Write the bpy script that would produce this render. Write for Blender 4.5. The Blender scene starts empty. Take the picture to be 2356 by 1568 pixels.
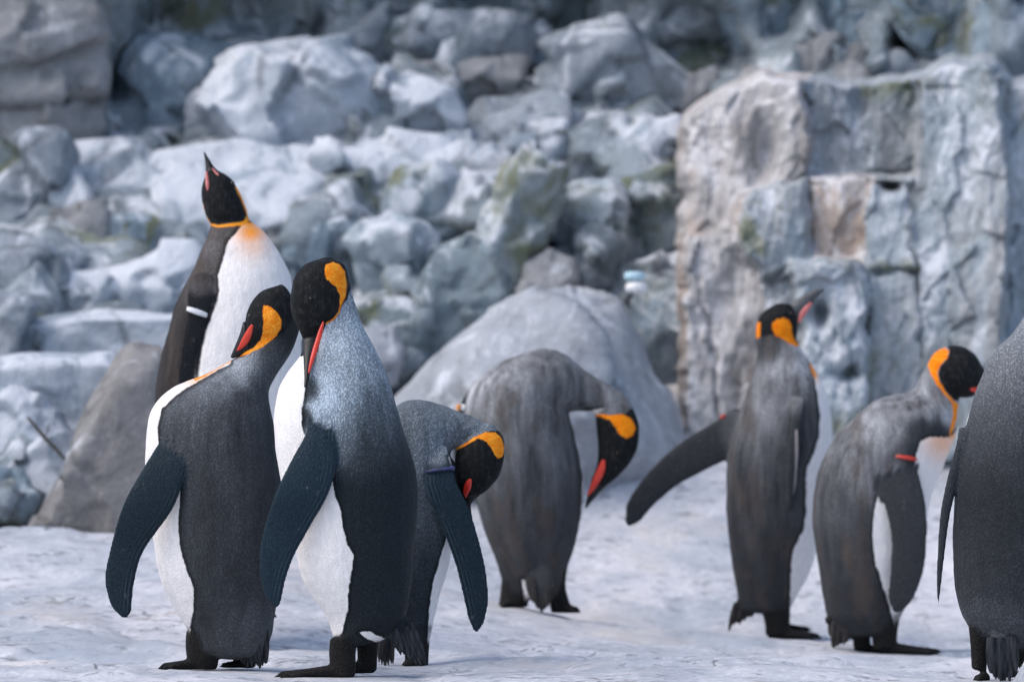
import bpy, bmesh, math, random
import numpy as np
from mathutils import Vector, noise, kdtree

# ------------------------------------------------------------------ camera, sky, sun, exposure
S = bpy.context.scene
COL = S.collection
CH = 0.34                       # camera height (m)
FPX = 9816.7                    # focal length in units of a 2356-wide frame (150 mm on 36 mm)
PITCH = math.atan(381 / FPX)
cam = bpy.data.cameras.new('camera')
cam.lens = 150; cam.sensor_width = 36; cam.clip_start = 0.1; cam.clip_end = 500
cam.dof.use_dof = True; cam.dof.focus_distance = 8.75; cam.dof.aperture_fstop = 3.8
camo = bpy.data.objects.new('camera', cam); COL.objects.link(camo)
camo.location = (0, 0, CH); camo.rotation_euler = (math.pi / 2 + PITCH, 0, 0)
S.camera = camo

SUN_EL, SUN_AZ = math.radians(52), math.radians(-115)      # azimuth measured from +Y towards +X
W = bpy.data.worlds.new('World'); S.world = W; W.use_nodes = True
wn = W.node_tree.nodes; wl = W.node_tree.links
sky = wn.new('ShaderNodeTexSky'); sky.sky_type = 'NISHITA'; sky.sun_disc = False
sky.sun_elevation = SUN_EL; sky.sun_rotation = SUN_AZ
sky.air_density = 1.0; sky.dust_density = 2.0; sky.ozone_density = 1.0
wl.new(sky.outputs[0], wn['Background'].inputs[0]); wn['Background'].inputs[1].default_value = 0.135
sd = bpy.data.lights.new('sun', 'SUN'); sd.energy = 1.3; sd.angle = math.radians(42); sd.color = (1.0, 0.93, 0.86)
sun = bpy.data.objects.new('sun', sd); COL.objects.link(sun)
tosun = Vector((math.sin(SUN_AZ) * math.cos(SUN_EL), math.cos(SUN_AZ) * math.cos(SUN_EL), math.sin(SUN_EL)))
sun.rotation_euler = tosun.to_track_quat('Z', 'Y').to_euler(); sun.location = (-6, 2, 9)
S.view_settings.view_transform = 'Standard'; S.view_settings.look = 'None'
S.view_settings.gamma = 1; S.view_settings.use_curve_mapping = False
S.view_settings.exposure = 0.55

# ------------------------------------------------------------------ helpers
FWD = Vector((0, math.cos(PITCH), math.sin(PITCH))); UPV = Vector((0, -math.sin(PITCH), math.cos(PITCH)))
def P(u, v, D):
    d = FWD + Vector((1, 0, 0)) * ((u - 1178) / FPX) + UPV * ((784 - v) / FPX)
    return Vector((0, 0, CH)) + d * (D / d.y)
def unP(X, Z, D):               # numpy: world X, Z on the plane y = D  ->  u, v
    dep = FWD.y * D + FWD.z * (Z - CH)
    return 1178 + FPX * X / dep, 784 - FPX * (UPV.y * D + UPV.z * (Z - CH)) / dep
def mesh_obj(name, verts, faces, mat=None, parent=None, smooth=True):
    me = bpy.data.meshes.new(name); me.from_pydata([tuple(v) for v in verts], [], faces); me.update()
    if smooth: me.shade_smooth()
    o = bpy.data.objects.new(name, me); COL.objects.link(o)
    if mat: me.materials.append(mat)
    if parent: o.parent = parent
    return o
def tag(o, label=None, cat=None, group=None, kind=None):
    if label: o['label'] = label
    if cat: o['category'] = cat
    if group: o['group'] = group
    if kind: o['kind'] = kind
    return o
def voxelise(verts, faces, size, smooth_it, smooth_f=0.5):
    me = bpy.data.meshes.new('tmp'); me.from_pydata([tuple(v) for v in verts], [], faces); me.update()
    bm = bmesh.new(); bm.from_mesh(me); bmesh.ops.recalc_face_normals(bm, faces=bm.faces); bm.to_mesh(me); bm.free()
    o = bpy.data.objects.new('tmp', me); COL.objects.link(o)
    r = o.modifiers.new('r', 'REMESH'); r.mode = 'VOXEL'; r.voxel_size = size
    if smooth_it:
        s = o.modifiers.new('s', 'SMOOTH'); s.factor = smooth_f; s.iterations = smooth_it
    dg = bpy.context.evaluated_depsgraph_get(); dg.update()
    out = bpy.data.meshes.new_from_object(o.evaluated_get(dg))
    bpy.data.objects.remove(o); bpy.data.meshes.remove(me)
    return out
def vcos(me):
    a = np.empty(len(me.vertices) * 3); me.vertices.foreach_get('co', a); return a.reshape(-1, 3)
def vnorms(me):
    a = np.empty(len(me.vertices) * 3); me.vertices.foreach_get('normal', a); return a.reshape(-1, 3)
def sstep(a, b, x):
    t = min(1, max(0, (x - a) / (b - a))); return t * t * (3 - 2 * t)

def polysd(U, V, pts):
    p = np.array(pts, float); n = len(p); dmin = np.full(len(U), 1e9); ins = np.zeros(len(U), bool)
    for i in range(n):
        a, b_ = p[i], p[(i + 1) % n]; e = b_ - a
        t = np.clip(((U - a[0]) * e[0] + (V - a[1]) * e[1]) / (e @ e + 1e-9), 0, 1)
        dmin = np.minimum(dmin, np.hypot(U - a[0] - t * e[0], V - a[1] - t * e[1]))
        cond = ((a[1] > V) != (b_[1] > V)); den = b_[1] - a[1] if b_[1] != a[1] else 1e-9
        ins ^= cond & (U < (b_[0] - a[0]) * (V - a[1]) / den + a[0])
    return np.where(ins, dmin, -dmin)

class NT:                       # small node-tree helper
    def __init__(s, name):
        s.m = bpy.data.materials.new(name); s.m.use_nodes = True
        s.t = s.m.node_tree; s.b = s.t.nodes['Principled BSDF']
        s.co = s.t.nodes.new('ShaderNodeTexCoord').outputs['Object']
    def n(s, typ, **kw):
        nd = s.t.nodes.new('ShaderNode' + typ)
        for k, v in kw.items(): setattr(nd, k, v)
        return nd
    def link(s, a, b): s.t.links.new(a, b)
    def setin(s, sock, v):
        if hasattr(v, 'is_linked'): s.link(v, sock)
        elif isinstance(v, tuple) and len(v) == 3 and sock.type == 'RGBA': sock.default_value = v + (1,)
        else: sock.default_value = v
    def mapping(s, scale=(1, 1, 1), rot=(0, 0, 0), co=None):
        m = s.n('Mapping'); s.link(co or s.co, m.inputs[0]); m.inputs['Scale'].default_value = scale
        m.inputs['Rotation'].default_value = rot; return m.outputs[0]
    def noise(s, scale, detail=4, rough=.55, co=None, dist=0):
        m = s.n('TexNoise'); s.link(co or s.co, m.inputs['Vector'])
        m.inputs['Scale'].default_value = scale; m.inputs['Detail'].default_value = detail
        m.inputs['Roughness'].default_value = rough; m.inputs['Distortion'].default_value = dist
        return m.outputs['Fac']
    def voro(s, scale, co=None, feature='F1', out='Distance'):
        m = s.n('TexVoronoi', feature=feature); s.link(co or s.co, m.inputs['Vector']); m.inputs['Scale'].default_value = scale
        return m.outputs[out]
    def math(s, op, a, b=None, clamp=False):
        m = s.n('Math', operation=op); m.use_clamp = clamp
        s.setin(m.inputs[0], a)
        if b is not None: s.setin(m.inputs[1], b)
        return m.outputs[0]
    def rng(s, v, a, b, c=0., d=1., smooth=True):
        m = s.n('MapRange'); m.interpolation_type = 'SMOOTHSTEP' if smooth else 'LINEAR'
        s.setin(m.inputs['Value'], v)
        for k, x in zip(('From Min', 'From Max', 'To Min', 'To Max'), (a, b, c, d)): s.setin(m.inputs[k], x)
        return m.outputs[0]
    def mix(s, f, a, b, blend='MIX'):
        m = s.n('Mix', data_type='RGBA', blend_type=blend)
        s.setin(m.inputs[0], f); s.setin(m.inputs[6], a); s.setin(m.inputs[7], b); return m.outputs[2]
    def attr(s, name): return s.n('Attribute', attribute_name=name).outputs['Fac']
    def bump(s, h, strength, dist, prev=None):
        m = s.n('Bump'); s.link(h, m.inputs['Height']); m.inputs['Strength'].default_value = strength
        m.inputs['Distance'].default_value = dist
        if prev: s.link(prev, m.inputs['Normal'])
        return m.outputs[0]
    def out(s, col, rough=.8, nrm=None, spec=.3):
        s.setin(s.b.inputs['Base Color'], col); s.setin(s.b.inputs['Roughness'], rough)
        if nrm: s.link(nrm, s.b.inputs['Normal'])
        s.b.inputs['Specular IOR Level'].default_value = spec
        return s.m

# ------------------------------------------------------------------ rock and ground materials
def rock_mat(name, c1, c2, white=0., moss=0., tan=0., streak=1.0, wcol=(.67, .705, .765)):
    t = NT(name)
    oi = t.n('ObjectInfo'); mul = t.n('VectorMath', operation='MULTIPLY_ADD')
    t.link(t.co, mul.inputs[0]); mul.inputs[1].default_value = (1, 1, 1)
    comb = t.n('CombineXYZ')
    for i, k in enumerate((37., 11., 23.)): t.link(t.math('MULTIPLY', oi.outputs['Random'], k), comb.inputs[i])
    t.link(comb.outputs[0], mul.inputs[2]); co = mul.outputs[0]
    st = t.mapping((1, 1, .35 if streak > 1 else 1), co=co)
    base = t.mix(t.rng(t.noise(2.6, 7, .62, st), .32, .68), c1, c2)
    base = t.mix(t.math('MULTIPLY', t.rng(t.noise(9, 6, .65, co), .5, .75), .55), base, tuple(x * .45 for x in c1))
    base = t.mix(t.math('MULTIPLY', t.rng(t.noise(28, 4, .6, co), .48, .75), .4), base, tuple(min(1, x * 1.5) for x in c2))
    if tan:
        base = t.mix(t.math('MULTIPLY', t.rng(t.noise(3.1, 4, .5, t.mapping((1.3, 1.3, .5), co=co)), .48, .62), tan), base, (.46, .33, .25))
    if white:
        geo = t.n('NewGeometry'); sep = t.n('SeparateXYZ'); t.link(geo.outputs['Normal'], sep.inputs[0])
        up = t.rng(sep.outputs[2], -.15, .5, .22, 1.)
        ws = t.mapping((1.8, 1.8, .7), co=co)
        w = t.rng(t.noise(3.6, 9, .72, ws, .6), .60 - .20 * white, .70 - .16 * white)
        base = t.mix(t.math('MULTIPLY', t.math('MULTIPLY', w, up), .92), base, wcol)
    if streak > 1:
        sm = t.mapping((3.2, 3.2, .22), co=co)
        base = t.mix(t.math('MULTIPLY', t.rng(t.noise(2.6, 5, .6, sm), .5, .66), .5), base, (.16, .14, .13))
        base = t.mix(t.math('MULTIPLY', t.rng(t.noise(3.4, 5, .6, sm), .55, .7), .5), base, (.66, .65, .66))
    if moss:
        mm = t.rng(t.noise(3.0, 5, .6, co, .3), .62 - .16 * moss, .76 - .16 * moss)
        base = t.mix(t.math('MULTIPLY', mm, .8), base, (.15, .16, .075))
        md = t.rng(t.noise(4.3, 5, .6, co, .3), .56, .72)
        base = t.mix(t.math('MULTIPLY', md, .55 * moss), base, (.05, .06, .055))
    dco = t.n('VectorMath', operation='ADD'); t.link(co, dco.inputs[0]); nn = t.n('TexNoise'); t.link(co, nn.inputs['Vector']); nn.inputs['Scale'].default_value = 2.2; nn.inputs['Detail'].default_value = 5
    sc = t.n('VectorMath', operation='SCALE'); t.link(nn.outputs['Color'], sc.inputs[0]); sc.inputs['Scale'].default_value = .35; t.link(sc.outputs[0], dco.inputs[1])
    ve = t.voro(2.3, t.mapping((1, 1, .7), co=dco.outputs[0]), 'DISTANCE_TO_EDGE')
    crk = t.math('MULTIPLY', t.rng(ve, .035, .006), t.rng(t.noise(1.9, 3, .5, co), .46, .58))
    base = t.mix(t.math('MULTIPLY', crk, .18 if streak > 1 else .5), base, (.07, .08, .085))
    n1 = t.bump(t.noise(7, 8, .65, co), .7, .05)
    n1 = t.bump(crk, -.8, .03, n1)
    n2 = t.bump(t.noise(45, 5, .65, co), .45, .012, n1)
    return t.out(base, .85, n2, .25)

M_GREY = rock_mat('grey_rock', (.20, .235, .278), (.325, .365, .412), white=.45)
M_BLUE = rock_mat('blue_grey_rock', (.158, .213, .268), (.27, .345, .405), white=.5, moss=.28)
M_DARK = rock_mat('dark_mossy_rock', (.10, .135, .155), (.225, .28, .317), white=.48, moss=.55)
M_FACE = rock_mat('rock_face_joint', (.155, .19, .22), (.28, .33, .372), white=.5, moss=.4)
M_PALE = rock_mat('whitewashed_rock', (.21, .26, .32), (.375, .435, .508), white=1.05)
M_PALEM = rock_mat('whitewashed_mossy_rock', (.18, .24, .292), (.34, .41, .466), white=.95, moss=.55)
M_WARM = rock_mat('brownish_grey_rock', (.225, .232, .245), (.33, .335, .35), white=.12)
M_BROWN = rock_mat('brown_grey_rock', (.19, .187, .19), (.275, .27, .273), white=.06)
M_MOUND = rock_mat('pale_grey_rock', (.28, .305, .345), (.40, .425, .467), white=.45)
M_CLIFF = rock_mat('streaked_cliff_rock', (.225, .28, .325), (.38, .435, .48), white=.6, moss=.42, tan=.14, streak=2)
M_TAN = rock_mat('tan_streaked_rock', (.36, .355, .36), (.53, .515, .515), white=.85, moss=.15, tan=.55, streak=2, wcol=(.72, .71, .73))

def ground_mat():
    t = NT('pale_worn_rock_ground')
    st = t.mapping((1, .55, 1))
    base = t.mix(t.rng(t.noise(2.2, 8, .62, st), .3, .7), (.40, .43, .485), (.64, .635, .675))
    base = t.mix(t.math('MULTIPLY', t.rng(t.noise(9, 7, .65, st), .5, .72), .55), base, (.40, .43, .48))
    base = t.mix(t.math('MULTIPLY', t.rng(t.noise(26, 6, .7, t.mapping((.6, 1, 1))), .56, .66), .6), base, (.25, .26, .29))
    base = t.mix(t.math('MULTIPLY', t.rng(t.noise(60, 4, .6), .45, .72), .5), base, (.78, .80, .83))
    ck = t.noise(5.5, 6, .55, t.mapping((.55, 1.2, 1)), .6)
    line = t.rng(t.math('ABSOLUTE', t.math('SUBTRACT', ck, .5)), .0, .013, 1., 0.)
    line = t.math('MULTIPLY', line, t.rng(t.noise(2.4, 3), .5, .6))
    base = t.mix(t.math('MULTIPLY', line, .85), base, (.10, .105, .12))
    base = t.mix(t.math('MULTIPLY', t.rng(t.noise(34, 6, .75, t.mapping((.45, 1.1, 1)), .4), .55, .63), .8), base, (.17, .18, .205))
    base = t.mix(t.math('MULTIPLY', t.rng(t.noise(1.9, 7, .68, t.mapping((.7, 1, 1))), .50, .62), .7), base, (.33, .375, .44))
    base = t.mix(t.math('MULTIPLY', t.rng(t.noise(1.9, 5, .6), .52, .68), .5), base, (.62, .56, .52))
    n1 = t.bump(t.noise(14, 7, .6, st), .35, .012)
    n2 = t.bump(t.noise(90, 5, .7), .35, .003, n1)
    n3 = t.bump(line, -.5, .01, n2) if False else n2
    return t.out(base, t.rng(t.noise(6, 5, .6), .35, .65, .55, .85), n3, .35)
M_GROUND = ground_mat()

# ------------------------------------------------------------------ ground
def gz0(x, y):
    left = sstep(.30, -.75, x)
    zl = .275 * sstep(9.45, 11.5, y) * left + .16 * sstep(11.9, 14, y) * left
    zr = (.68 * sstep(11.2, 12.95, y) + .35 * sstep(12.6, 15.5, y)) * (1 - left)
    near = -.05 * sstep(8.55, 8.15, y)
    return zl + zr + near
FEET = [(505, 1538, 8.9), (800, 1557, 8.6), (950, 1531, 9.2), (1245, 1408, 10.8), (1800, 1468, 11.0), (2050, 1503, 10.6), (2300, 1564, 8.7)]
BUMPS = []
for (u, v, D) in FEET:
    p = P(u, v, D); BUMPS.append((p.x, D, p.z - gz0(p.x, D), .38))
def gz_smooth(x, y):
    z = gz0(x, y)
    for bx, by, h, r in BUMPS: z += h * math.exp(-((x - bx) ** 2 + (.75 * (y - by)) ** 2) / (2 * r * r * .5))
    return z
def relief(x, y):
    n = noise.fractal(Vector((x * 1.6, y * .9, 3.1)), 1.0, 2.0, 5) * .009
    r = 1 - abs(noise.noise(Vector((x * 2.3 + 5, y * 3.2, 9)))) * 2
    n += .010 * max(0, r) ** 6 * -1
    s = noise.noise(Vector((x * .9, y * 2.1, 1.7)))
    n += .022 * (sstep(.05, .16, s) - .5)
    n += .005 * noise.fractal(Vector((x * 8, y * 5, .4)), 1.0, 2.0, 5)
    s2 = noise.noise(Vector((x * 2.6, y * 5.1, 7.7))); n += .012 * (sstep(.08, .13, s2) - .5)
    return n
CREASE = [(-1.28, -.98, 10.05, .035, .05), (-.62, -.42, 9.9, .02, .03), (.02, .22, 9.35, .016, .025), (.35, .75, 10.3, .02, .04), (.9, 1.35, 11.05, .03, .05), (-1.5, -.8, 9.0, .012, .03), (-.12, .1, 10.6, .015, .03)]
def crease(x, y):
    z = 0
    for x0, x1, yy, dep, w in CREASE:
        m_ = sstep(x0, x0 + .12, x) * sstep(x1, x1 - .12, x) if True else 0
        yc = yy + .05 * noise.noise(Vector((x * 5, yy, 2)))
        z -= dep * m_ * (math.exp(-((y - yc) / w) ** 2) - .4 * math.exp(-((y - yc - 1.8 * w) / w) ** 2))
    return z
def gz(x, y):
    f = 1.0
    for bx, by, h, r in BUMPS:
        f = min(f, .12 + .88 * sstep(.02, .22, math.hypot(x - bx, .6 * (y - by))))
    return gz_smooth(x, y) + (relief(x, y) + crease(x, y)) * f
def axis(a, b, fine0, fine1, fs, cs):
    out, x = [], a
    while x < b:
        out.append(x)
        if fine0 <= x < fine1: x += fs
        else:
            d = (fine0 - x) if x < fine0 else (x - fine1)
            x += min(max(fs, fs + d * .25), cs)
    return out + [b]
xs = axis(-30, 30, -1.9, 1.9, .018, 2.5); ys = axis(-6, 40, 7.9, 12.6, .02, 2.5)
gv = [(x, y, gz(x, y)) for y in ys for x in xs]; nx = len(xs)
gf = [(j * nx + i, j * nx + i + 1, (j + 1) * nx + i + 1, (j + 1) * nx + i) for j in range(len(ys) - 1) for i in range(nx - 1)]
ground = mesh_obj('ground', gv, gf, M_GROUND); tag(ground, kind='structure')

# ------------------------------------------------------------------ boulders
ROCKS = []
def rock(name, mat, D, outline, label, T=.66, k=.74, sy=.14, kb=.85, amp=1.0, seed=0, group=None, cat='rock', front=None, gs=1.17, jit=1.0, back=True):
    """A solid rock: its girth is the outline at distance D, its near face a smaller outline T/2 nearer, and a back face."""
    if D > 13.4: D = 13.4 + (D - 13.4) * .55
    m = D / FPX
    o = np.array(outline, float); c = o.mean(0); o = c + (o - c) * gs
    if back: ROCKS.append((c[0], c[1], D))
    hgt = np.ptp(o[:, 1]); wid = np.ptp(o[:, 0])
    size = math.sqrt(hgt * wid) * m
    th = T * size
    rnd = random.Random(int(c[0] * 7 + c[1] * 13))
    pts = [P(u, v, D) + Vector((0, rnd.uniform(-.12, .12) * th, 0)) for u, v in o]
    if front is None:
        fr = c + (o - c) * (k, k * .9); fr[:, 1] += sy * hgt
        if jit > .5 and len(fr) > 5:
            keep = sorted(rnd.sample(range(len(fr)), max(4, int(len(fr) * .62)))); fr = fr[keep]
        fr += np.array([[rnd.uniform(-1, 1) * wid, rnd.uniform(-1, 1) * hgt] for _ in fr]) * (.09 * jit)
    else: fr = np.array(front, float)
    tilt = rnd.uniform(-.18, .18) * jit
    for u, v in fr:
        pts.append(P(u, v, D) + Vector((0, -th * (.42 + tilt * (u - c[0]) / (wid * .5) + rnd.uniform(-.16, .10) * jit), 0)))
    bk = c + (o - c) * kb
    pts += [P(u, v, D) + Vector((0, .8 * th, 0)) for u, v in bk]
    bm = bmesh.new()
    for p in pts: bm.verts.new(p)
    bmesh.ops.convex_hull(bm, input=bm.verts)
    bmesh.ops.delete(bm, geom=[v for v in bm.verts if not v.link_faces], context='VERTS')
    vs = [v.co.copy() for v in bm.verts]; bm.verts.index_update()
    fs = [[v.index for v in f.verts] for f in bm.faces]; bm.free()
    base = Vector((sum(v.x for v in vs) / len(vs), sum(v.y for v in vs) / len(vs), min(v.z for v in vs)))
    vs = [v - base for v in vs]
    me = voxelise(vs, fs, max(.013, min(.028, size / 32)), 0)
    co = vcos(me); nr = vnorms(me); sd_ = seed * 7.3 + len(label) * 1.7 + c[0] * .013
    out = np.empty_like(co); A = .078 * size * amp
    for i in range(len(co)):
        p = Vector(co[i]); q = p / size; w0 = q + Vector((sd_, 0, 0))
        n = noise.fractal(w0 * 1.7, 1.0, 2.0, 5)
        wq = w0 + Vector((n, noise.noise(w0 * 2 + Vector((3, 1, 0))), n * .6)) * .10
        d_, p_ = noise.voronoi(wq * 2.1)
        rv = noise.random_unit_vector if False else None
        pl = p_[0]; tv = Vector((math.sin(pl.x * 91.7 + pl.y * 37.1), math.sin(pl.y * 77.3 + pl.z * 51.9), math.sin(pl.z * 63.1 + pl.x * 29.3)))
        facet = tv.dot(wq * 2.1 - pl)
        step = math.sin(pl.x * 57.3 + pl.z * 13.7)
        d2, p2 = noise.voronoi(wq * 5.3 + Vector((4, sd_, 0)))
        q2 = p2[0]; facet2 = (math.sin(q2.x * 83.1 + q2.y * 17.9) * (wq.x * 5.3 + 4 - q2.x) + math.sin(q2.z * 61.7) * (wq.z * 5.3 - q2.z))
        out[i] = co[i] + nr[i] * A * (n * .5 + facet * 1.35 + step * .5 + facet2 * .18)
    me.vertices.foreach_set('co', out.ravel()); me.update(); me.shade_smooth()
    me.name = name; me.materials.append(mat)
    ob = bpy.data.objects.new(name, me); COL.objects.link(ob); ob.location = base
    return tag(ob, label, cat, group)

R = rock
# left tower of stacked blocks
R('rock_block', M_WARM, 14.0, [(-120, -40), (212, -30), (220, 85), (110, 122), (-120, 172)], 'brown-grey block topmost of the stacked tower at the upper left', k=.93, sy=.02, amp=.6)
R('rock_block', M_WARM, 14.05, [(-120, 178), (110, 128), (222, 92), (226, 218), (100, 240), (-120, 285)], 'brown-grey block in the middle of the stacked tower at the upper left', k=.93, sy=.02, amp=.6)
R('rock_block', M_WARM, 14.1, [(-120, 292), (100, 248), (224, 226), (212, 330), (190, 350), (60, 345), (-120, 330)], 'brown-grey block at the foot of the stacked tower at the upper left', k=.93, sy=.02, amp=.6)
R('rock_slab', M_DARK, 14.9, [(214, -30), (335, -30), (318, 100), (300, 200), (245, 345), (205, 350), (225, 220)], 'dark slab with hanging green moss in the corner beside the stacked tower', k=.9, sy=.02)
R('boulder', M_DARK, 15.3, [(310, -40), (490, -40), (496, 85), (425, 125), (322, 118)], 'dark mossy boulder on the top edge just right of the mossy corner slab')
R('boulder', M_GREY, 15.4, [(486, -40), (740, -40), (690, 36), (612, 66), (500, 84)], 'grey overhanging boulder on the top edge above a black crack', k=.8, sy=-.12)
R('boulder', M_GREY, 15.2, [(600, 82), (700, 45), (792, 22), (772, 112), (690, 122), (600, 128)], 'small grey boulder wedged under the overhanging boulder, above the big white one')
R('rock_slab', M_BLUE, 14.7, [(318, 128), (440, 118), (560, 128), (520, 190), (476, 280), (430, 345), (300, 372), (205, 362), (250, 290)], 'sloping blue-grey slab between the mossy corner and the big white boulder', k=.8)
R('boulder', M_PALE, 14.1, [(478, 245), (515, 170), (590, 122), (690, 112), (770, 116), (866, 165), (870, 250), (850, 345), (720, 372), (560, 352), (505, 315)], 'biggest white-stained boulder at the upper left, behind the penguin looking up', T=.75, k=.74, sy=.05)
R('boulder', M_PALE, 14.0, [(842, 205), (885, 168), (950, 172), (1012, 205), (1052, 280), (1058, 318), (960, 345), (840, 340)], 'rounded white-stained boulder leaning on the right of the biggest white one', k=.7, sy=.05)
# upper middle
R('boulder', M_GREY, 15.1, [(735, -40), (970, -40), (935, 25), (860, 62), (790, 92), (756, 70)], 'grey boulder on the top edge between the crack and the split flat boulder')
R('boulder', M_GREY, 14.9, [(765, 104), (850, 66), (930, 28), (1015, 14), (1040, 60), (985, 140), (880, 155)], 'grey wedge with a shadowed underside, left half of the split flat boulder', sy=-.1)
R('boulder', M_GREY, 14.75, [(950, 38), (1060, 26), (1175, 28), (1204, 70), (1196, 138), (1080, 142), (960, 138), (928, 95)], 'flat-topped grey boulder, right half of the split pair at the top centre', k=.8, sy=.05)
R('boulder', M_WARM, 14.7, [(958, 150), (1090, 142), (1190, 142), (1184, 190), (1140, 246), (1068, 264), (1040, 240), (975, 190)], 'grey block tucked directly under the flat-topped boulder at the top centre', k=.85, sy=0)
R('boulder', M_GREY, 15.4, [(995, -50), (1250, -50), (1232, 24), (1110, 22), (1012, 12)], 'long grey boulder on the top edge above the flat-topped boulder')
R('rock', M_BLUE, 14.9, [(1198, 52), (1250, 40), (1274, 90), (1268, 152), (1202, 146)], 'narrow blue-grey rock upright beside the right end of the flat-topped boulder')
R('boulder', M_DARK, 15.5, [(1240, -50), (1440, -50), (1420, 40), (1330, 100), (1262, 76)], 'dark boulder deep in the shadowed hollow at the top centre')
R('boulder', M_GREY, 14.5, [(1228, 182), (1300, 118), (1412, 44), (1452, 74), (1500, 140), (1560, 205), (1568, 240), (1480, 256), (1370, 246), (1270, 232)], 'large tilted grey boulder with a pale ridge at the top centre right', k=.66, sy=.12)
R('rock', M_WARM, 14.6, [(1180, 214), (1232, 178), (1262, 200), (1290, 238), (1220, 262), (1168, 248)], 'small brownish rock at the foot of the large tilted boulder')
R('rock_slab', M_GREY, 14.9, [(1430, 52), (1540, 18), (1650, 4), (1672, 40), (1640, 84), (1530, 98), (1470, 88)], 'pale flat slab resting over a dark hollow right of the tilted boulder', sy=-.12)
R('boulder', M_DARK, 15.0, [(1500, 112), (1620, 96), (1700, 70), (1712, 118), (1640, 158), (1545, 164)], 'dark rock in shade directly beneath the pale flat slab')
R('rock', M_WARM, 14.5, [(1540, 212), (1610, 170), (1710, 152), (1730, 225), (1640, 252), (1570, 254)], 'low brownish-grey rock beneath the dark shaded one')
R('boulder', M_BLUE, 14.8, [(1652, -40), (1895, -40), (1902, 80), (1820, 110), (1720, 118), (1682, 70)], 'blue-grey boulder on the top edge right of the pale flat slab')
R('boulder', M_WARM, 14.2, [(1728, 178), (1800, 128), (1900, 96), (1965, 130), (2005, 196), (1880, 206), (1760, 212)], 'brownish rounded rock behind the top of the tan streaked pillar')
R('boulder', M_BLUE, 14.6, [(1876, -40), (2068, -40), (2084, 108), (2010, 172), (1920, 130)], 'tall blue-grey block on the top edge above the cliff shelf')
R('boulder', M_BLUE, 14.3, [(2055, -40), (2245, -40), (2285, 90), (2270, 175), (2180, 168), (2130, 150), (2120, 90)], 'blue-grey block with a black hole at its left foot, upper right', k=.85)
R('rock', M_GREY, 14.2, [(1970, 170), (2070, 118), (2105, 150), (2140, 190), (2010, 205)], 'small grey rock lying on the cliff shelf below the black hole')
R('boulder', M_BLUE, 14.0, [(2236, -40), (2296, -40), (2330, 60), (2356, 150), (2380, 225), (2285, 215), (2278, 110)], 'steep blue-grey rock at the right edge, next to the pale wall', k=.85)
# the right-hand cliff: one wall of fitted blocks, each block a part
CLIFF = [([(1578, 292), (1600, 262), (1640, 235), (1700, 205), (1760, 180), (1850, 188), (1862, 300), (1866, 402), (1730, 438), (1700, 532), (1590, 545)], .28, 0),
         ([(1858, 192), (1960, 206), (2125, 198), (2115, 392), (1990, 398), (1868, 404)], .16, 1),
         ([(2106, 172), (2200, 150), (2290, 152), (2312, 215), (2322, 420), (2312, 700), (2300, 1060), (2120, 1060), (2108, 610), (2082, 500), (2112, 400)], .55, 1),
         ([(2318, 205), (2420, 190), (2680, 200), (2680, 1060), (2318, 1060)], .42, 1),
         ([(1688, 458), (1760, 424), (1850, 410), (1866, 600), (1752, 642), (1700, 560)], .5, 1),
         ([(1864, 406), (1950, 398), (2000, 400), (1985, 602), (1866, 604)], .40, 0),
         ([(1996, 428), (2088, 416), (2114, 620), (1988, 626)], .52, 1),
         ([(1586, 552), (1640, 538), (1690, 534), (1745, 640), (1772, 740), (1752, 1060), (1660, 1060), (1642, 800), (1602, 650)], .45, 0),
         ([(1750, 652), (1815, 638), (1850, 740), (1852, 1060), (1750, 1060)], .54, 1),
         ([(1815, 604), (1890, 592), (1972, 592), (1998, 650), (1996, 1060), (1852, 1060), (1838, 740)], .75, 1),
         ([(1998, 636), (2116, 622), (2128, 1060), (1998, 1060)], .62, 1)]
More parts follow.
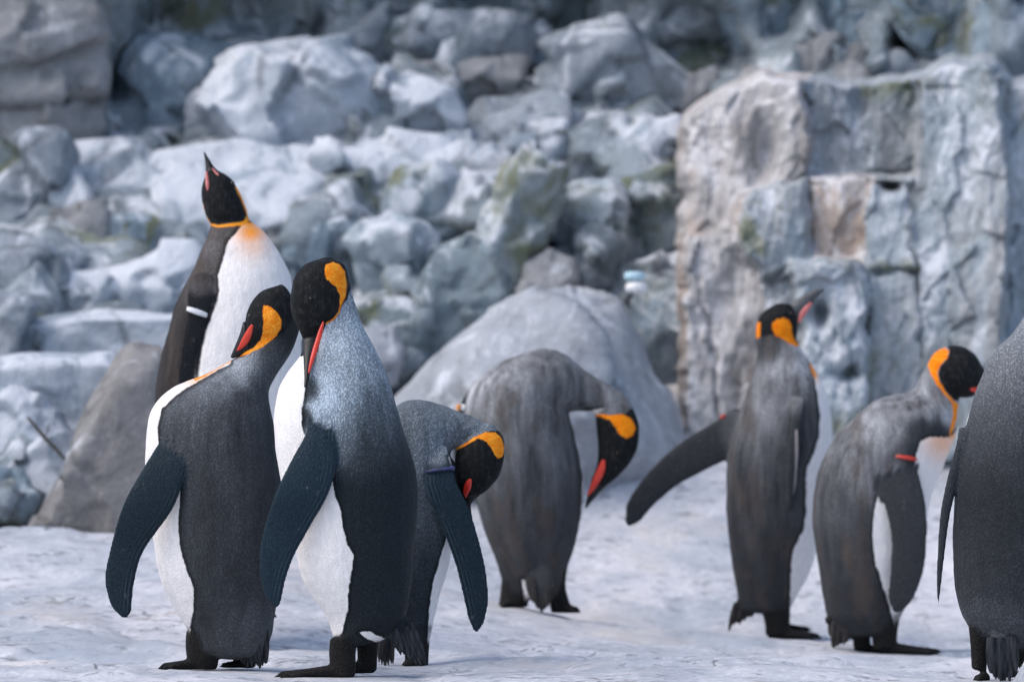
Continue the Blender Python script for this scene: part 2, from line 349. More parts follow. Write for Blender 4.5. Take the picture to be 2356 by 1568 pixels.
def rock_cliff():
    us = np.arange(1536, 2684, 5.); vv = np.arange(1060, 96, -5.); nu, nv = len(us), len(vv)
    U, V = np.meshgrid(us, vv); U = U.ravel(); V = V.ravel()
    wu = np.array([12 * noise.fractal(Vector((u / 60, v / 60, 1)), 1, 2, 3) for u, v in zip(U, V)]); wv = np.array([9 * noise.fractal(Vector((u / 50, v / 70, 5)), 1, 2, 3) for u, v in zip(U, V)])
    best = np.full(len(U), -1e9); idx = np.zeros(len(U), int); num = np.zeros(len(U)); den = np.zeros(len(U))
    for k, (pl, p_, t_) in enumerate(CLIFF):
        sd_ = polysd(U + wu, V + wv, pl)
        cx, cy = np.mean(pl, 0); rr = random.Random(k)
        pr = p_ + (U - cx) * rr.uniform(-.0006, .0006) + (V - cy) * .0003
        w = np.exp(np.clip(sd_, -250, 60) / 5.); num += w * pr; den += w
        idx = np.where(sd_ > best, k, idx); best = np.maximum(best, sd_)
    D = 13.05 - 1.15 * num / den
    top = np.interp(U, [1536, 1578, 1640, 1760, 1850, 1960, 2106, 2200, 2290, 2330, 2700], [330, 275, 225, 172, 180, 196, 180, 140, 142, 190, 190]) + 7
    D += np.clip((V - wv - top - 14) / 16, 0, 1) * np.clip((U - wu - 1604) / 16, 0, 1) * .05 * np.exp(-(np.clip(best, -60, 60) / 5.) ** 2) * np.array([.35 + .9 * max(0, noise.noise(Vector((u / 90, v / 90, 6))) + .3) for u, v in zip(U, V)])
    D = D
    for i in range(len(U)):
        u, v = U[i], V[i]
        n = noise.fractal(Vector((u / 80, v / 150, 3 + idx[i])), 1, 2, 5)
        c = noise.voronoi(Vector((u / 70 + n * .3, v / 120, 2 + idx[i])))
        pl_ = c[1][0]
        D[i] += -.026 * n - .013 * math.sin(pl_.x * 57 + pl_.y * 31) - .006 * noise.fractal(Vector((u / 14, v / 30, 8)), 1, 2, 3)
    D += 1.3 * np.clip((1582 - U - wu) / 46, 0, 1) ** 1.5
    D += 1.6 * np.clip((top - V + wv) / 30, 0, 1) ** 1.5
    D += .12 * np.exp(-(((U - 1760) / 34) ** 2 + ((V - 355) / 80) ** 2)) + .07 * np.exp(-(((U + 2 * wu - 1940) / 34) ** 2 + ((V + 2 * wv - 862) / 24) ** 2)) + .2 * np.exp(-(((U - 2050) / 26) ** 2 + ((V + wv - 430) / 14) ** 2)) + .12 * np.exp(-(((U + wu - 1886) / 18) ** 2 + ((V + 2 * wv - 720) / 30) ** 2))
    pts = [P(U[i], V[i], D[i]) for i in range(len(U))]
    base = P(2000, 1060, 12.6); root = bpy.data.objects.new('rock_cliff', None); COL.objects.link(root); root.location = base
    tag(root, 'tall pale streaked rock cliff of fitted blocks at the right', 'cliff')
    groups = {k: [] for k in range(len(CLIFF))}
    for j in range(nv - 1):
        for i in range(nu - 1):
            q = j * nu + i
            if V[q] < top[q] - 26 + wv[q] or U[q] < 1548 + wu[q]: continue
            groups[int(idx[q])].append((q, q + 1, q + nu + 1, q + nu))
    for k, fl in groups.items():
        if not fl: continue
        ids = sorted({i for f in fl for i in f}); mp = {q: n for n, q in enumerate(ids)}
        mesh_obj('rock_block', [pts[q] - base for q in ids], [[mp[i] for i in f] for f in fl], (M_TAN, M_CLIFF)[CLIFF[k][2]], root)
# left ledges
R('rock', M_DARK, 13.9, [(-80, 318), (75, 335), (78, 360), (30, 425), (-80, 440)], 'dark rock at the left edge below the stacked tower')
R('rock_slab', M_GREY, 13.5, [(-60, 480), (10, 420), (62, 345), (128, 332), (160, 372), (122, 440), (70, 548), (-60, 556)], 'slanting pale grey slab at the left edge, under the stacked tower', k=.75)
R('rock_slab', M_PALE, 13.7, [(118, 470), (150, 400), (262, 368), (400, 352), (540, 336), (700, 352), (780, 430), (760, 560), (640, 588), (380, 596), (122, 596)], 'wide white-topped ledge behind the penguin looking up', T=.8, front=[(122, 470), (260, 480), (420, 500), (560, 505), (700, 520), (738, 520), (735, 590), (500, 600), (124, 598)])
R('rock_block', M_WARM, 13.28, [(120, 478), (190, 466), (252, 482), (256, 592), (122, 598)], 'leftmost grey block in the front of the wide white-topped ledge', k=.95, sy=.03, T=.4, gs=1.05)
R('rock_block', M_BLUE, 13.26, [(256, 488), (350, 500), (362, 592), (258, 596)], 'blue-grey block in the ledge front, second from its left end', k=.95, sy=.03, T=.4, gs=1.05)
R('rock_block', M_BLUE, 13.3, [(362, 508), (470, 516), (500, 592), (364, 596)], 'blue-grey block in the ledge front nearest the back of the penguin looking up', k=.95, sy=.03, T=.4, gs=1.05)
R('rock_block', M_WARM, 13.3, [(610, 520), (735, 512), (740, 590), (640, 640)], 'brownish block in the ledge front right of the penguin looking up', k=.95, sy=.03, T=.4, gs=1.05)
R('boulder', M_GREY, 12.9, [(-60, 560), (40, 548), (102, 550), (120, 580), (150, 655), (120, 700), (-60, 700)], 'smooth pale-topped boulder at the left edge below the slanting slab', k=.72, sy=.15)
R('boulder', M_BLUE, 13.1, [(90, 556), (130, 548), (165, 580), (192, 640), (150, 672), (120, 640)], 'small blue-grey rock against the right of the smooth pale-topped boulder')
R('boulder', M_PALE, 12.9, [(140, 690), (165, 645), (272, 618), (420, 585), (480, 640), (470, 722), (300, 735), (150, 728)], 'long low whitish boulder left of the penguin looking up', k=.75, sy=.15)
R('rock', M_GREY, 12.4, [(-50, 690), (60, 688), (78, 712), (62, 770), (36, 836), (-50, 830)], 'pointed grey rock in the mossy notch at the left edge')
R('rock', M_DARK, 12.5, [(40, 760), (72, 705), (92, 735), (80, 800), (48, 842), (24, 838)], 'dark green mossy rock filling the notch at the left edge')
R('rock_slab', M_PALE, 12.5, [(70, 770), (95, 735), (240, 720), (400, 728), (520, 770), (480, 900), (240, 915), (60, 860)], 'upper pale slab step left of the brown-grey boulder', k=.96, sy=.05, T=.55, amp=.28, jit=.2)
R('rock_slab', M_PALE, 12.0, [(-60, 850), (60, 828), (240, 822), (330, 860), (300, 960), (150, 1080), (-60, 1060)], 'lower pale slab step at the left edge, above the twig', k=.96, sy=.05, T=.55, amp=.28, jit=.2)
R('boulder', M_PALE, 11.8, [(-60, 950), (40, 930), (120, 955), (170, 1040), (165, 1130), (110, 1190), (-60, 1190)], 'bluish white boulder with a twig against it at the left edge', k=.75, sy=.12)
R('rock', M_BLUE, 11.55, [(-50, 1085), (40, 1090), (78, 1140), (72, 1190), (-50, 1195)], 'small blue-grey rock at the lower left edge on the ground')
R('boulder', M_BROWN, 11.55, [(40, 1260), (70, 1212), (135, 1110), (205, 950), (270, 826), (300, 800), (372, 796), (430, 860), (470, 1000), (500, 1260)], 'smooth brown-grey boulder standing behind the left front penguin', k=.78, sy=.06, T=.8, amp=.4, gs=1.0, jit=.4, back=False)
# middle slope
R('boulder', M_PALE, 13.7, [(715, 370), (780, 335), (900, 322), (1062, 318), (1092, 420), (1080, 480), (920, 505), (790, 490)], 'white-stained sloping rock under the two white boulders', k=.78, sy=.12)
R('boulder', M_PALEM, 13.35, [(895, 470), (920, 400), (1005, 376), (1060, 420), (1090, 510), (1062, 560), (970, 585), (900, 545)], 'white and mossy boulder at the end of the wide ledge', k=.72, sy=.05)
R('boulder', M_PALEM, 13.5, [(736, 500), (770, 462), (870, 470), (905, 520), (880, 560), (790, 560)], 'low mossy white rock at the right foot of the wide ledge')
R('boulder', M_BLUE, 13.3, [(650, 560), (700, 520), (800, 512), (842, 540), (845, 640), (790, 690), (660, 690)], 'shadowed blue-grey boulder behind the front penguin head', k=.8, sy=-.05)
R('boulder', M_PALEM, 13.15, [(805, 560), (850, 515), (912, 508), (985, 556), (1005, 622), (968, 700), (880, 705), (830, 650)], 'slanting pale boulder right of the front penguin head', k=.7, sy=.02)
R('boulder', M_DARK, 12.95, [(820, 720), (880, 690), (960, 700), (985, 770), (930, 880), (860, 880)], 'dark mossy rock low behind the neck of the front penguin')
R('rock', M_MOUND, 12.75, [(838, 800), (850, 745), (900, 752), (925, 800), (905, 870), (850, 890)], 'small pale rock in front of the dark moss beside the front penguin neck')
R('boulder', M_DARK, 13.0, [(960, 700), (1000, 585), (1085, 545), (1150, 600), (1198, 670), (1180, 730), (1060, 800), (950, 872), (905, 868), (920, 800)], 'tall mossy green boulder left of the pale mound', k=.68, sy=.05)
R('boulder', M_PALE, 13.4, [(1058, 450), (1075, 385), (1130, 332), (1178, 345), (1182, 395), (1130, 465), (1088, 490)], 'elongated white-topped rock, shorter of the slanting pair in the centre')
R('boulder', M_PALEM, 13.05, [(1112, 560), (1122, 480), (1170, 405), (1225, 362), (1272, 370), (1280, 430), (1240, 560), (1195, 650), (1145, 610)], 'elongated slanting boulder, taller of the slanting pair in the centre', k=.68, sy=.02)
R('boulder', M_GREY, 14.1, [(1050, 285), (1120, 248), (1250, 222), (1330, 258), (1345, 300), (1280, 350), (1150, 345), (1065, 335)], 'broad low grey rock behind the slanting pair in the centre')
R('rock', M_PALE, 13.8, [(1130, 340), (1200, 295), (1290, 290), (1320, 330), (1270, 372), (1180, 372)], 'white-capped rock just above the slanting pair in the centre')
R('boulder', M_GREY, 13.8, [(1272, 400), (1300, 350), (1345, 310), (1425, 268), (1455, 290), (1420, 380), (1380, 430), (1290, 432)], 'grey slanting rock between the slanting pair and the white-capped stack')
R('boulder', M_PALE, 13.55, [(1400, 360), (1425, 318), (1485, 275), (1555, 266), (1575, 330), (1560, 405), (1430, 425)], 'white-capped boulder touching the left side of the cliff')
R('boulder', M_PALEM, 13.2, [(1255, 520), (1268, 460), (1320, 428), (1398, 418), (1432, 470), (1420, 600), (1380, 660), (1300, 620)], 'squarish moss-stained boulder in the centre, over the dark gap', k=.78, sy=.02)
R('boulder', M_DARK, 13.3, [(1425, 470), (1445, 425), (1520, 405), (1570, 402), (1582, 560), (1540, 622), (1425, 645)], 'dark green-streaked boulder against the left side of the cliff', k=.8, sy=.02)
R('rock', M_WARM, 13.0, [(1200, 650), (1212, 612), (1260, 588), (1310, 602), (1322, 650), (1240, 700), (1206, 690)], 'small rock in the dark gap above the pale mound')
R('rock', M_GREY, 13.1, [(1306, 620), (1340, 585), (1392, 592), (1402, 650), (1340, 668)], 'little grey rock under the moss-stained boulder, beside the mound peak')
R('boulder', M_PALEM, 13.1, [(1435, 690), (1460, 640), (1580, 605), (1640, 690), (1660, 800), (1650, 880), (1540, 910), (1470, 860)], 'large blue-green mossy boulder at the foot of the cliff below the white fixture', k=.78, sy=.04)
R('boulder', M_MOUND, 12.35, [(880, 960), (940, 905), (1010, 815), (1110, 740), (1190, 695), (1262, 668), (1332, 640), (1400, 655), (1438, 690), (1450, 750), (1490, 830), (1542, 930), (1600, 1020), (1640, 1100), (1400, 1200), (1000, 1180), (840, 1060)], 'broad pale mound rising behind the preening penguins', k=.62, sy=.12, T=.8, amp=.6, gs=1.0, jit=.8, back=False)
R('rock', M_WARM, 11.0, [(92, 1222), (98, 1206), (110, 1204), (118, 1214), (112, 1226)], 'tiny dark stone on the ground at the foot of the brown-grey boulder', amp=.3, gs=1., back=False)
R('rock', M_MOUND, 8.42, [(2318, 1590), (2340, 1552), (2362, 1512), (2420, 1500), (2440, 1600)], 'pale rock corner cut off at the bottom right, in front of the tail', amp=.3, gs=1., back=False)
# rocks continuing outside the frame
for i, (u, v, D, s) in enumerate([(-330, 1000, 12.4, 150), (-400, 640, 13.4, 190), (-380, 250, 14.2, 230), (-760, 820, 13.2, 230), (2620, 820, 12.5, 230), (2640, 400, 12.9, 240), (2600, 40, 14.0, 220), (3000, 640, 13.0, 260), (-800, 300, 14.4, 260), (3050, 150, 14.0, 260)]):
    rnd = random.Random(i)
    R('boulder', (M_GREY, M_PALE, M_BLUE)[i % 3], D, [(u + s * (.85 + .3 * rnd.random()) * math.cos(a), v + s * (.8 + .3 * rnd.random()) * math.sin(a)) for a in [j * math.tau / 8 for j in range(8)]],
      'grey boulder of the rock face outside the picture', group='boulders beyond the picture edges')

# the rock face the boulders sit in: it shows in the joints between them
def rock_face():
    A = np.array(ROCKS); vs, fs = [], []
    us = list(range(-1400, 3700, 26)); vv = list(range(1420, -420, -26))
    pits = [(1150, 235, 60, .7), (1275, 110, 55, .9), (1570, 225, 35, .6), (2090, 95, 32, .8), (1600, 105, 60, .5), (850, 160, 50, .4), (1230, 560, 30, .5), (1195, 640, 40, .6), (1660, 800, 30, .5), (1930, 860, 30, .5), (20, 780, 40, .4), (380, 710, 30, .5)]
    for v in vv:
        for u in us:
            d2 = (A[:, 0] - u) ** 2 + (A[:, 1] - v) ** 2
            w = 1 / (d2 + 2500.) ** 1.6
            D = float((w * A[:, 2]).sum() / w.sum())
            n = noise.fractal(Vector((u / 170, v / 170, 2)), 1, 2, 5)
            pv = noise.voronoi(Vector((u / 95 + n * .3, v / 95, 4)))
            D += -.06 + .10 * n + .09 * math.sin(pv[1][0].x * 57 + pv[1][0].y * 31)
            for pu, pw, r, dep in pits: D += dep * math.exp(-((u - pu) ** 2 + (v - pw) ** 2) / (r * r))
            vs.append(P(u, v, D))
    n = len(us)
    for j in range(len(vv) - 1):
        for i in range(n - 1): fs.append((j * n + i, j * n + i + 1, (j + 1) * n + i + 1, (j + 1) * n + i))
    o = mesh_obj('cliff', vs, fs, M_FACE); tag(o, kind='structure')
for c_ in [(1600, 300), (1750, 300), (1950, 300), (2200, 300), (2500, 400), (1650, 650), (1850, 600), (2050, 600), (2250, 700), (2500, 800), (1700, 900), (1900, 900), (2200, 950)]: ROCKS.append((c_[0], c_[1], 13.6))
for c_ in [(0, 20), (100, 40), (190, 40), (0, 120), (100, 180), (190, 150), (190, 240), (40, 280), (120, 300), (180, 330), (60, 220)]: ROCKS.append((c_[0], c_[1], 14.0))
rock_cliff()
rock_face()

# pale wall behind the cliff, seen in the top right corner
def wall():
    t = NT('pale_plaster')
    m = t.out(t.mix(t.rng(t.noise(4, 5), .35, .65), (.50, .45, .44), (.58, .53, .52)), .9, t.bump(t.noise(60, 4), .2, .01))
    a = P(2318, 420, 15.8); b = P(4600, -900, 15.8)
    bm = bmesh.new(); bmesh.ops.create_cube(bm, size=1)
    for v in bm.verts:
        v.co = Vector((a.x if v.co.x < 0 else b.x, 15.8 if v.co.y < 0 else 16.1, -.2 if v.co.z < 0 else b.z))
    bmesh.ops.bevel(bm, geom=bm.edges[:], offset=.02, segments=2)
    me = bpy.data.meshes.new('plaster_wall'); bm.to_mesh(me); bm.free(); me.materials.append(m)
    o = bpy.data.objects.new('plaster_wall', me); COL.objects.link(o)
    tag(o, 'plain pale plaster wall glimpsed behind the cliff in the top right corner', 'wall')
wall()

# ------------------------------------------------------------------ plumage
def plumage(name, dark, silver, flip, orange=(.90, .20, .003), orange2=(.97, .32, .012), mott=.35, brown=(.085, .064, .052), fine=360, spk=.62, ctv=.03, rows_on=1, headc=(.010, .011, .012)):
    t = NT(name)
    tone, white, orng, blk, fl, foot, warm = [t.attr(k) for k in ('tone', 'white', 'orange', 'black', 'flip', 'foot', 'warm')]
    cs = t.mapping((1, 1, .55))
    vor = t.voro(fine, cs)
    tip = t.rng(vor, .62, .15)
    n_f = t.noise(fine * .55, 3, .6, cs)
    n_m = t.noise(11, 5, .65, t.mapping((1, 1, .3)))
    n_l = t.noise(26, 4, .6, t.mapping((1.6, 1.6, .22)))
    vm = t.math('ADD', t.math('MULTIPLY', t.math('SUBTRACT', n_m, .5), mott * 4.), t.math('MULTIPLY', t.math('SUBTRACT', n_l, .5), mott * 3.2))
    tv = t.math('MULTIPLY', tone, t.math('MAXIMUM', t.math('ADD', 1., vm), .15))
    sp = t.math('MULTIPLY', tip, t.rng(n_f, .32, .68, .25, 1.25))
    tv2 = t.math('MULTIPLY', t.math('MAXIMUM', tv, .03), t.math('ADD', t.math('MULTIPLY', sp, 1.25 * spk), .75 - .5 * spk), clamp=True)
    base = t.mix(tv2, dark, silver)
    base = t.mix(t.math('MULTIPLY', t.rng(t.noise(17, 5, .65, t.mapping((1, 1, .4))), .48, .70), .62 * (mott > .5)), base, brown)
    ctip = t.math('MULTIPLY', t.rng(t.voro(fine * .8, t.mapping((1, 1, .4))), .24, .08), ctv)
    base = t.mix(ctip, base, tuple(.25 + .4 * x for x in silver))
    # flippers
    fw = t.noise(55, 3, .5, t.mapping((1, 1, .35), (0, .5, 0)))
    fc = t.mix(t.math('MULTIPLY', t.rng(vor, .5, .1), .5), flip, tuple(x * 2.4 + .012 for x in flip))
    fc = t.mix(t.math('MULTIPLY', t.rng(t.noise(40, 5, .7), .63, .72), .45), fc, tuple(min(1, .16 + x) for x in flip))
    edge = t.math('MULTIPLY', t.math('SUBTRACT', t.noise(95, 3, .6, t.mapping((1, 1, .5))), .5), 16.)
    # white front
    wn_ = t.noise(120, 4, .6, t.mapping((1, 1, .3)))
    wc = t.mix(t.rng(wn_, .35, .7), (.80, .77, .76), (.89, .86, .85))
    wc = t.mix(t.math('MULTIPLY', t.rng(t.noise(14, 5, .6), .55, .75), .25), wc, (.62, .59, .58))
    wc = t.mix(warm, wc, orange2)
    wsd = t.math('ADD', white, t.math('MULTIPLY', edge, .55))
    base = t.mix(t.math('MULTIPLY', t.rng(wsd, -12., -3.), .75), base, tuple(x * .8 for x in dark))
    base = t.mix(t.rng(wsd, -1.6, 1.6), base, wc)
    fx = t.attr('fx')
    rows = t.math('SINE', t.math('MULTIPLY', fx, .72))
    rowf = t.math('MULTIPLY', t.math('MULTIPLY', t.rng(fx, 40., 6.), float(rows_on)), t.rng(t.noise(30, 3), .35, .6))
    fc = t.mix(t.math('MULTIPLY', t.rng(rows, -.3, .9), t.math('MULTIPLY', rowf, .55)), fc, tuple(x * 2.2 + .012 for x in flip))
    fc = t.mix(t.math('MULTIPLY', t.rng(rows, -.2, -.9), t.math('MULTIPLY', rowf, .55)), fc, tuple(x * .4 for x in flip))
    base = t.mix(t.rng(t.math('ADD', fl, t.math('MULTIPLY', edge, .012)), .15, .85), base, fc)
    base = t.mix(t.rng(t.attr('fw'), -1.5, 1.5), base, (.42, .37, .36))
    # head
    hc = t.mix(t.math('MULTIPLY', t.rng(t.noise(130, 4, .65, t.mapping((1, .6, .5))), .45, .75), .6), headc, tuple(x * 3 + .014 for x in headc))
    base = t.mix(t.rng(t.math('ADD', blk, t.math('MULTIPLY', edge, .35)), -1.4, 1.4), base, hc)
    on = t.noise(150, 4, .6, t.mapping((.5, .5, 1), (.4, .5, .2)))
    oc = t.mix(t.rng(on, .35, .68), orange, orange2)
    base = t.mix(t.rng(t.math('ADD', orng, t.math('MULTIPLY', edge, .45)), -1.8, 1.8), base, oc)
    # legs and feet
    fcol = t.mix(t.rng(t.voro(330), .1, .5), (.036, .034, .034), (.012, .0115, .0115))
    base = t.mix(foot, base, fcol)
    h = t.math('ADD', t.math('MULTIPLY', vor, -1.), t.math('MULTIPLY', n_f, .6))
    bmp = t.bump(h, .55, .0022)
    bmp = t.bump(n_l, .45, .007, bmp)
    ro = t.mix(fl, (.62, .62, .62), (.42, .42, .42))
    m = t.out(base, .6, bmp, .08)
    t.link(t.math('SUBTRACT', .62, t.math('MULTIPLY', fl, .17)), t.b.inputs['Roughness'])
    t.b.inputs['Sheen Weight'].default_value = .025; t.b.inputs['Sheen Roughness'].default_value = .4
    return m
PL_A = plumage('black_grey_plumage', (.016, .017, .019), (.40, .44, .49), (.015, .026, .036), mott=.5, spk=.55, orange=(.86, .23, .010), orange2=(.94, .36, .035))
PL_B = plumage('silver_blue_plumage', (.007, .010, .013), (.56, .66, .76), (.015, .028, .040), mott=.4, orange=(.90, .23, .008), orange2=(.96, .37, .03))
PL_D = plumage('dark_brown_plumage', (.020, .016, .015), (.36, .34, .35), (.013, .014, .017), mott=.7, spk=.5, rows_on=0, orange=(.85, .33, .03))
PL_E = plumage('grey_brown_plumage', (.024, .026, .030), (.56, .575, .61), (.036, .038, .042), mott=.95, spk=.35, fine=330, rows_on=0)
PL_H = plumage('charcoal_plumage', (.010, .012, .015), (.44, .47, .52), (.03, .035, .042), mott=.2, spk=.6, ctv=.03, rows_on=0)
def simple(name, c1, c2, scale, rough, spec=.5, stretch=(1, 1, 1)):
    t = NT(name)
    n = t.noise(scale, 5, .6, t.mapping(stretch))
    return t.out(t.mix(t.rng(n, .35, .65), c1, c2), rough, t.bump(n, .2, .001), spec)
M_BEAK = simple('black_horn', (.006, .007, .008), (.016, .017, .019), 60, .4, .3)
M_BEAKG = simple('grey_horn', (.055, .058, .064), (.10, .104, .112), 60, .4, .3)
M_PLATE = simple('red_mandible', (.62, .03, .018), (.72, .06, .03), 50, .35)
M_PINK = simple('pink_mandible', (.50, .12, .12), (.60, .20, .18), 50, .35)
M_EYE = simple('dark_eye', (.012, .008, .005), (.02, .012, .008), 200, .08)
M_TAIL = simple('tail_feather_dark', (.008, .010, .013), (.04, .042, .05), 160, .55, .2, (1, 1, .15))
M_TAILB = simple('tail_feather_brown', (.018, .016, .016), (.05, .045, .043), 160, .6, .2, (1, 1, .15))
M_BWHITE = simple('white_plastic_band', (.74, .75, .78), (.80, .80, .82), 20, .4)
M_BRED = simple('red_plastic_band', (.45, .03, .02), (.52, .05, .03), 20, .4)
M_BBLUE = simple('blue_plastic_band', (.02, .03, .07), (.05, .05, .18), 90, .4)
M_BORANGE = simple('orange_plastic_band', (.70, .25, .06), (.75, .30, .08), 20, .4)

# ------------------------------------------------------------------ lofting in a bird's own frontal plane
def catmull(A, per):
    A = np.array(A, float); n = len(A); out = []
    for i in range(n - 1):
        p0 = A[max(0, i - 1)]; p1 = A[i]; p2 = A[i + 1]; p3 = A[min(n - 1, i + 2)]
        for j in range(per):
            t = j / per
            out.append(.5 * (2 * p1 + (p2 - p0) * t + (2 * p0 - 5 * p1 + 4 * p2 - p3) * t * t + (3 * p1 - p0 - 3 * p2 + p3) * t ** 3))
    out.append(A[-1]); return np.array(out)
def tube(ribs, b=.9, d=0., seg=40, per=6, cap=(.5, .5), power=2.0):
    """Loft through ribs (left x,y, right x,y, depth ratio, depth offset); px units, depth + is away from the camera."""
    A = [list(r[:4]) + [r[4] if len(r) > 4 and r[4] is not None else b, r[5] if len(r) > 5 else d] for r in ribs]
    A = catmull(A, per)
    rings = []
    def ring(L, Rr, bb, dd):
        c = (L + Rr) / 2; h = (Rr - L) / 2; a = math.hypot(*h); out = []
        for s in range(seg):
            f = math.tau * s / seg; cs, sn = math.cos(f), math.sin(f)
            cs = math.copysign(abs(cs) ** (2 / power), cs); sn = math.copysign(abs(sn) ** (2 / power), sn)
            out.append((c[0] + h[0] * cs, c[1] + h[1] * cs, dd - sn * a * bb))
        return out
    def caprings(r, r2, k):
        L, Rr = r[:2], r[2:4]; c = (L + Rr) / 2; c2 = (r2[:2] + r2[2:4]) / 2
        t = c - c2; t = t / (np.linalg.norm(t) + 1e-9); a = np.linalg.norm(Rr - L) / 2; out = []
        for th in (25, 50, 70, 84):
            s_, c_ = math.sin(math.radians(th)), math.cos(math.radians(th))
            cc = c + t * a * k * s_
            out.append(ring(cc + (L - c) * c_, cc + (Rr - c) * c_, r[4], r[5]))
        tip = c + t * a * k
        return out, (tip[0], tip[1], r[5])
    s0, p0 = caprings(A[0], A[1], cap[0]); s1, p1 = caprings(A[-1], A[-2], cap[1])
    rings = s0[::-1] + [ring(r[:2], r[2:4], r[4], r[5]) for r in A] + s1
    vs = [p for rg in rings for p in rg]; fs = []
    for j in range(len(rings) - 1):
        for i in range(seg):
            i2 = (i + 1) % seg
            fs.append((j * seg + i, j * seg + i2, (j + 1) * seg + i2, (j + 1) * seg + i))
    a0 = len(vs); vs += [p0, p1]; last = (len(rings) - 1) * seg
    for i in range(seg):
        fs.append((a0, (i + 1) % seg, i)); fs.append((a0 + 1, last + i, last + (i + 1) % seg))
    return vs, fs
def foot(heel, toe, vg, h0, wid=15, d=0., side=0.):
    """A webbed foot: sole plus three toes fanned in depth. heel, toe = u; vg = v of the ground."""
    parts = []; s = 1 if toe > heel else -1; L = abs(toe - heel)
    mid = heel + s * L * .45
    def rib(u, top, bb, dd): return (u, vg - top, u, vg + 1, bb, dd)
    parts.append(tube([rib(heel - s * 4, h0 * .8, .9, d), rib(heel + s * L * .15, h0 * 1.1, wid / (h0 * .6), d), rib(mid, h0 * .86, wid * 1.4 / (h0 * .36), d), rib(heel + s * L * .72, h0 * .58, wid * 1.7 / (h0 * .2), d)], seg=24, per=4))
    for k, (dd, ln) in enumerate(((-1, .9), (.05, 1.), (1, .86))):
        w = wid * 1.25 * dd
        parts.append(tube([rib(mid, h0 * .85, .8, d + w * .7), rib(heel + s * L * .72 * ln, h0 * .70, .75, d + w * 1.1 + side * .5), rib(heel + s * L * .88 * ln, h0 * .58, .7, d + w * 1.3 + side), rib(heel + s * L * .93 * ln, h0 * .36, .7, d + w * 1.32 + side), rib(heel + s * L * ln, h0 * .12, .8, d + w * 1.35 + side)], seg=14, per=4, cap=(.5, 1.5)))
    return parts

def linesd(U, V, pts, hw):
    p = np.array(pts, float); dmin = np.full(len(U), 1e9)
    for i in range(len(p) - 1):
        a, b_ = p[i], p[i + 1]; e = b_ - a
        t = np.clip(((U - a[0]) * e[0] + (V - a[1]) * e[1]) / (e @ e + 1e-9), 0, 1)
        dmin = np.minimum(dmin, np.hypot(U - a[0] - t * e[0], V - a[1] - t * e[1]))
    return hw - dmin

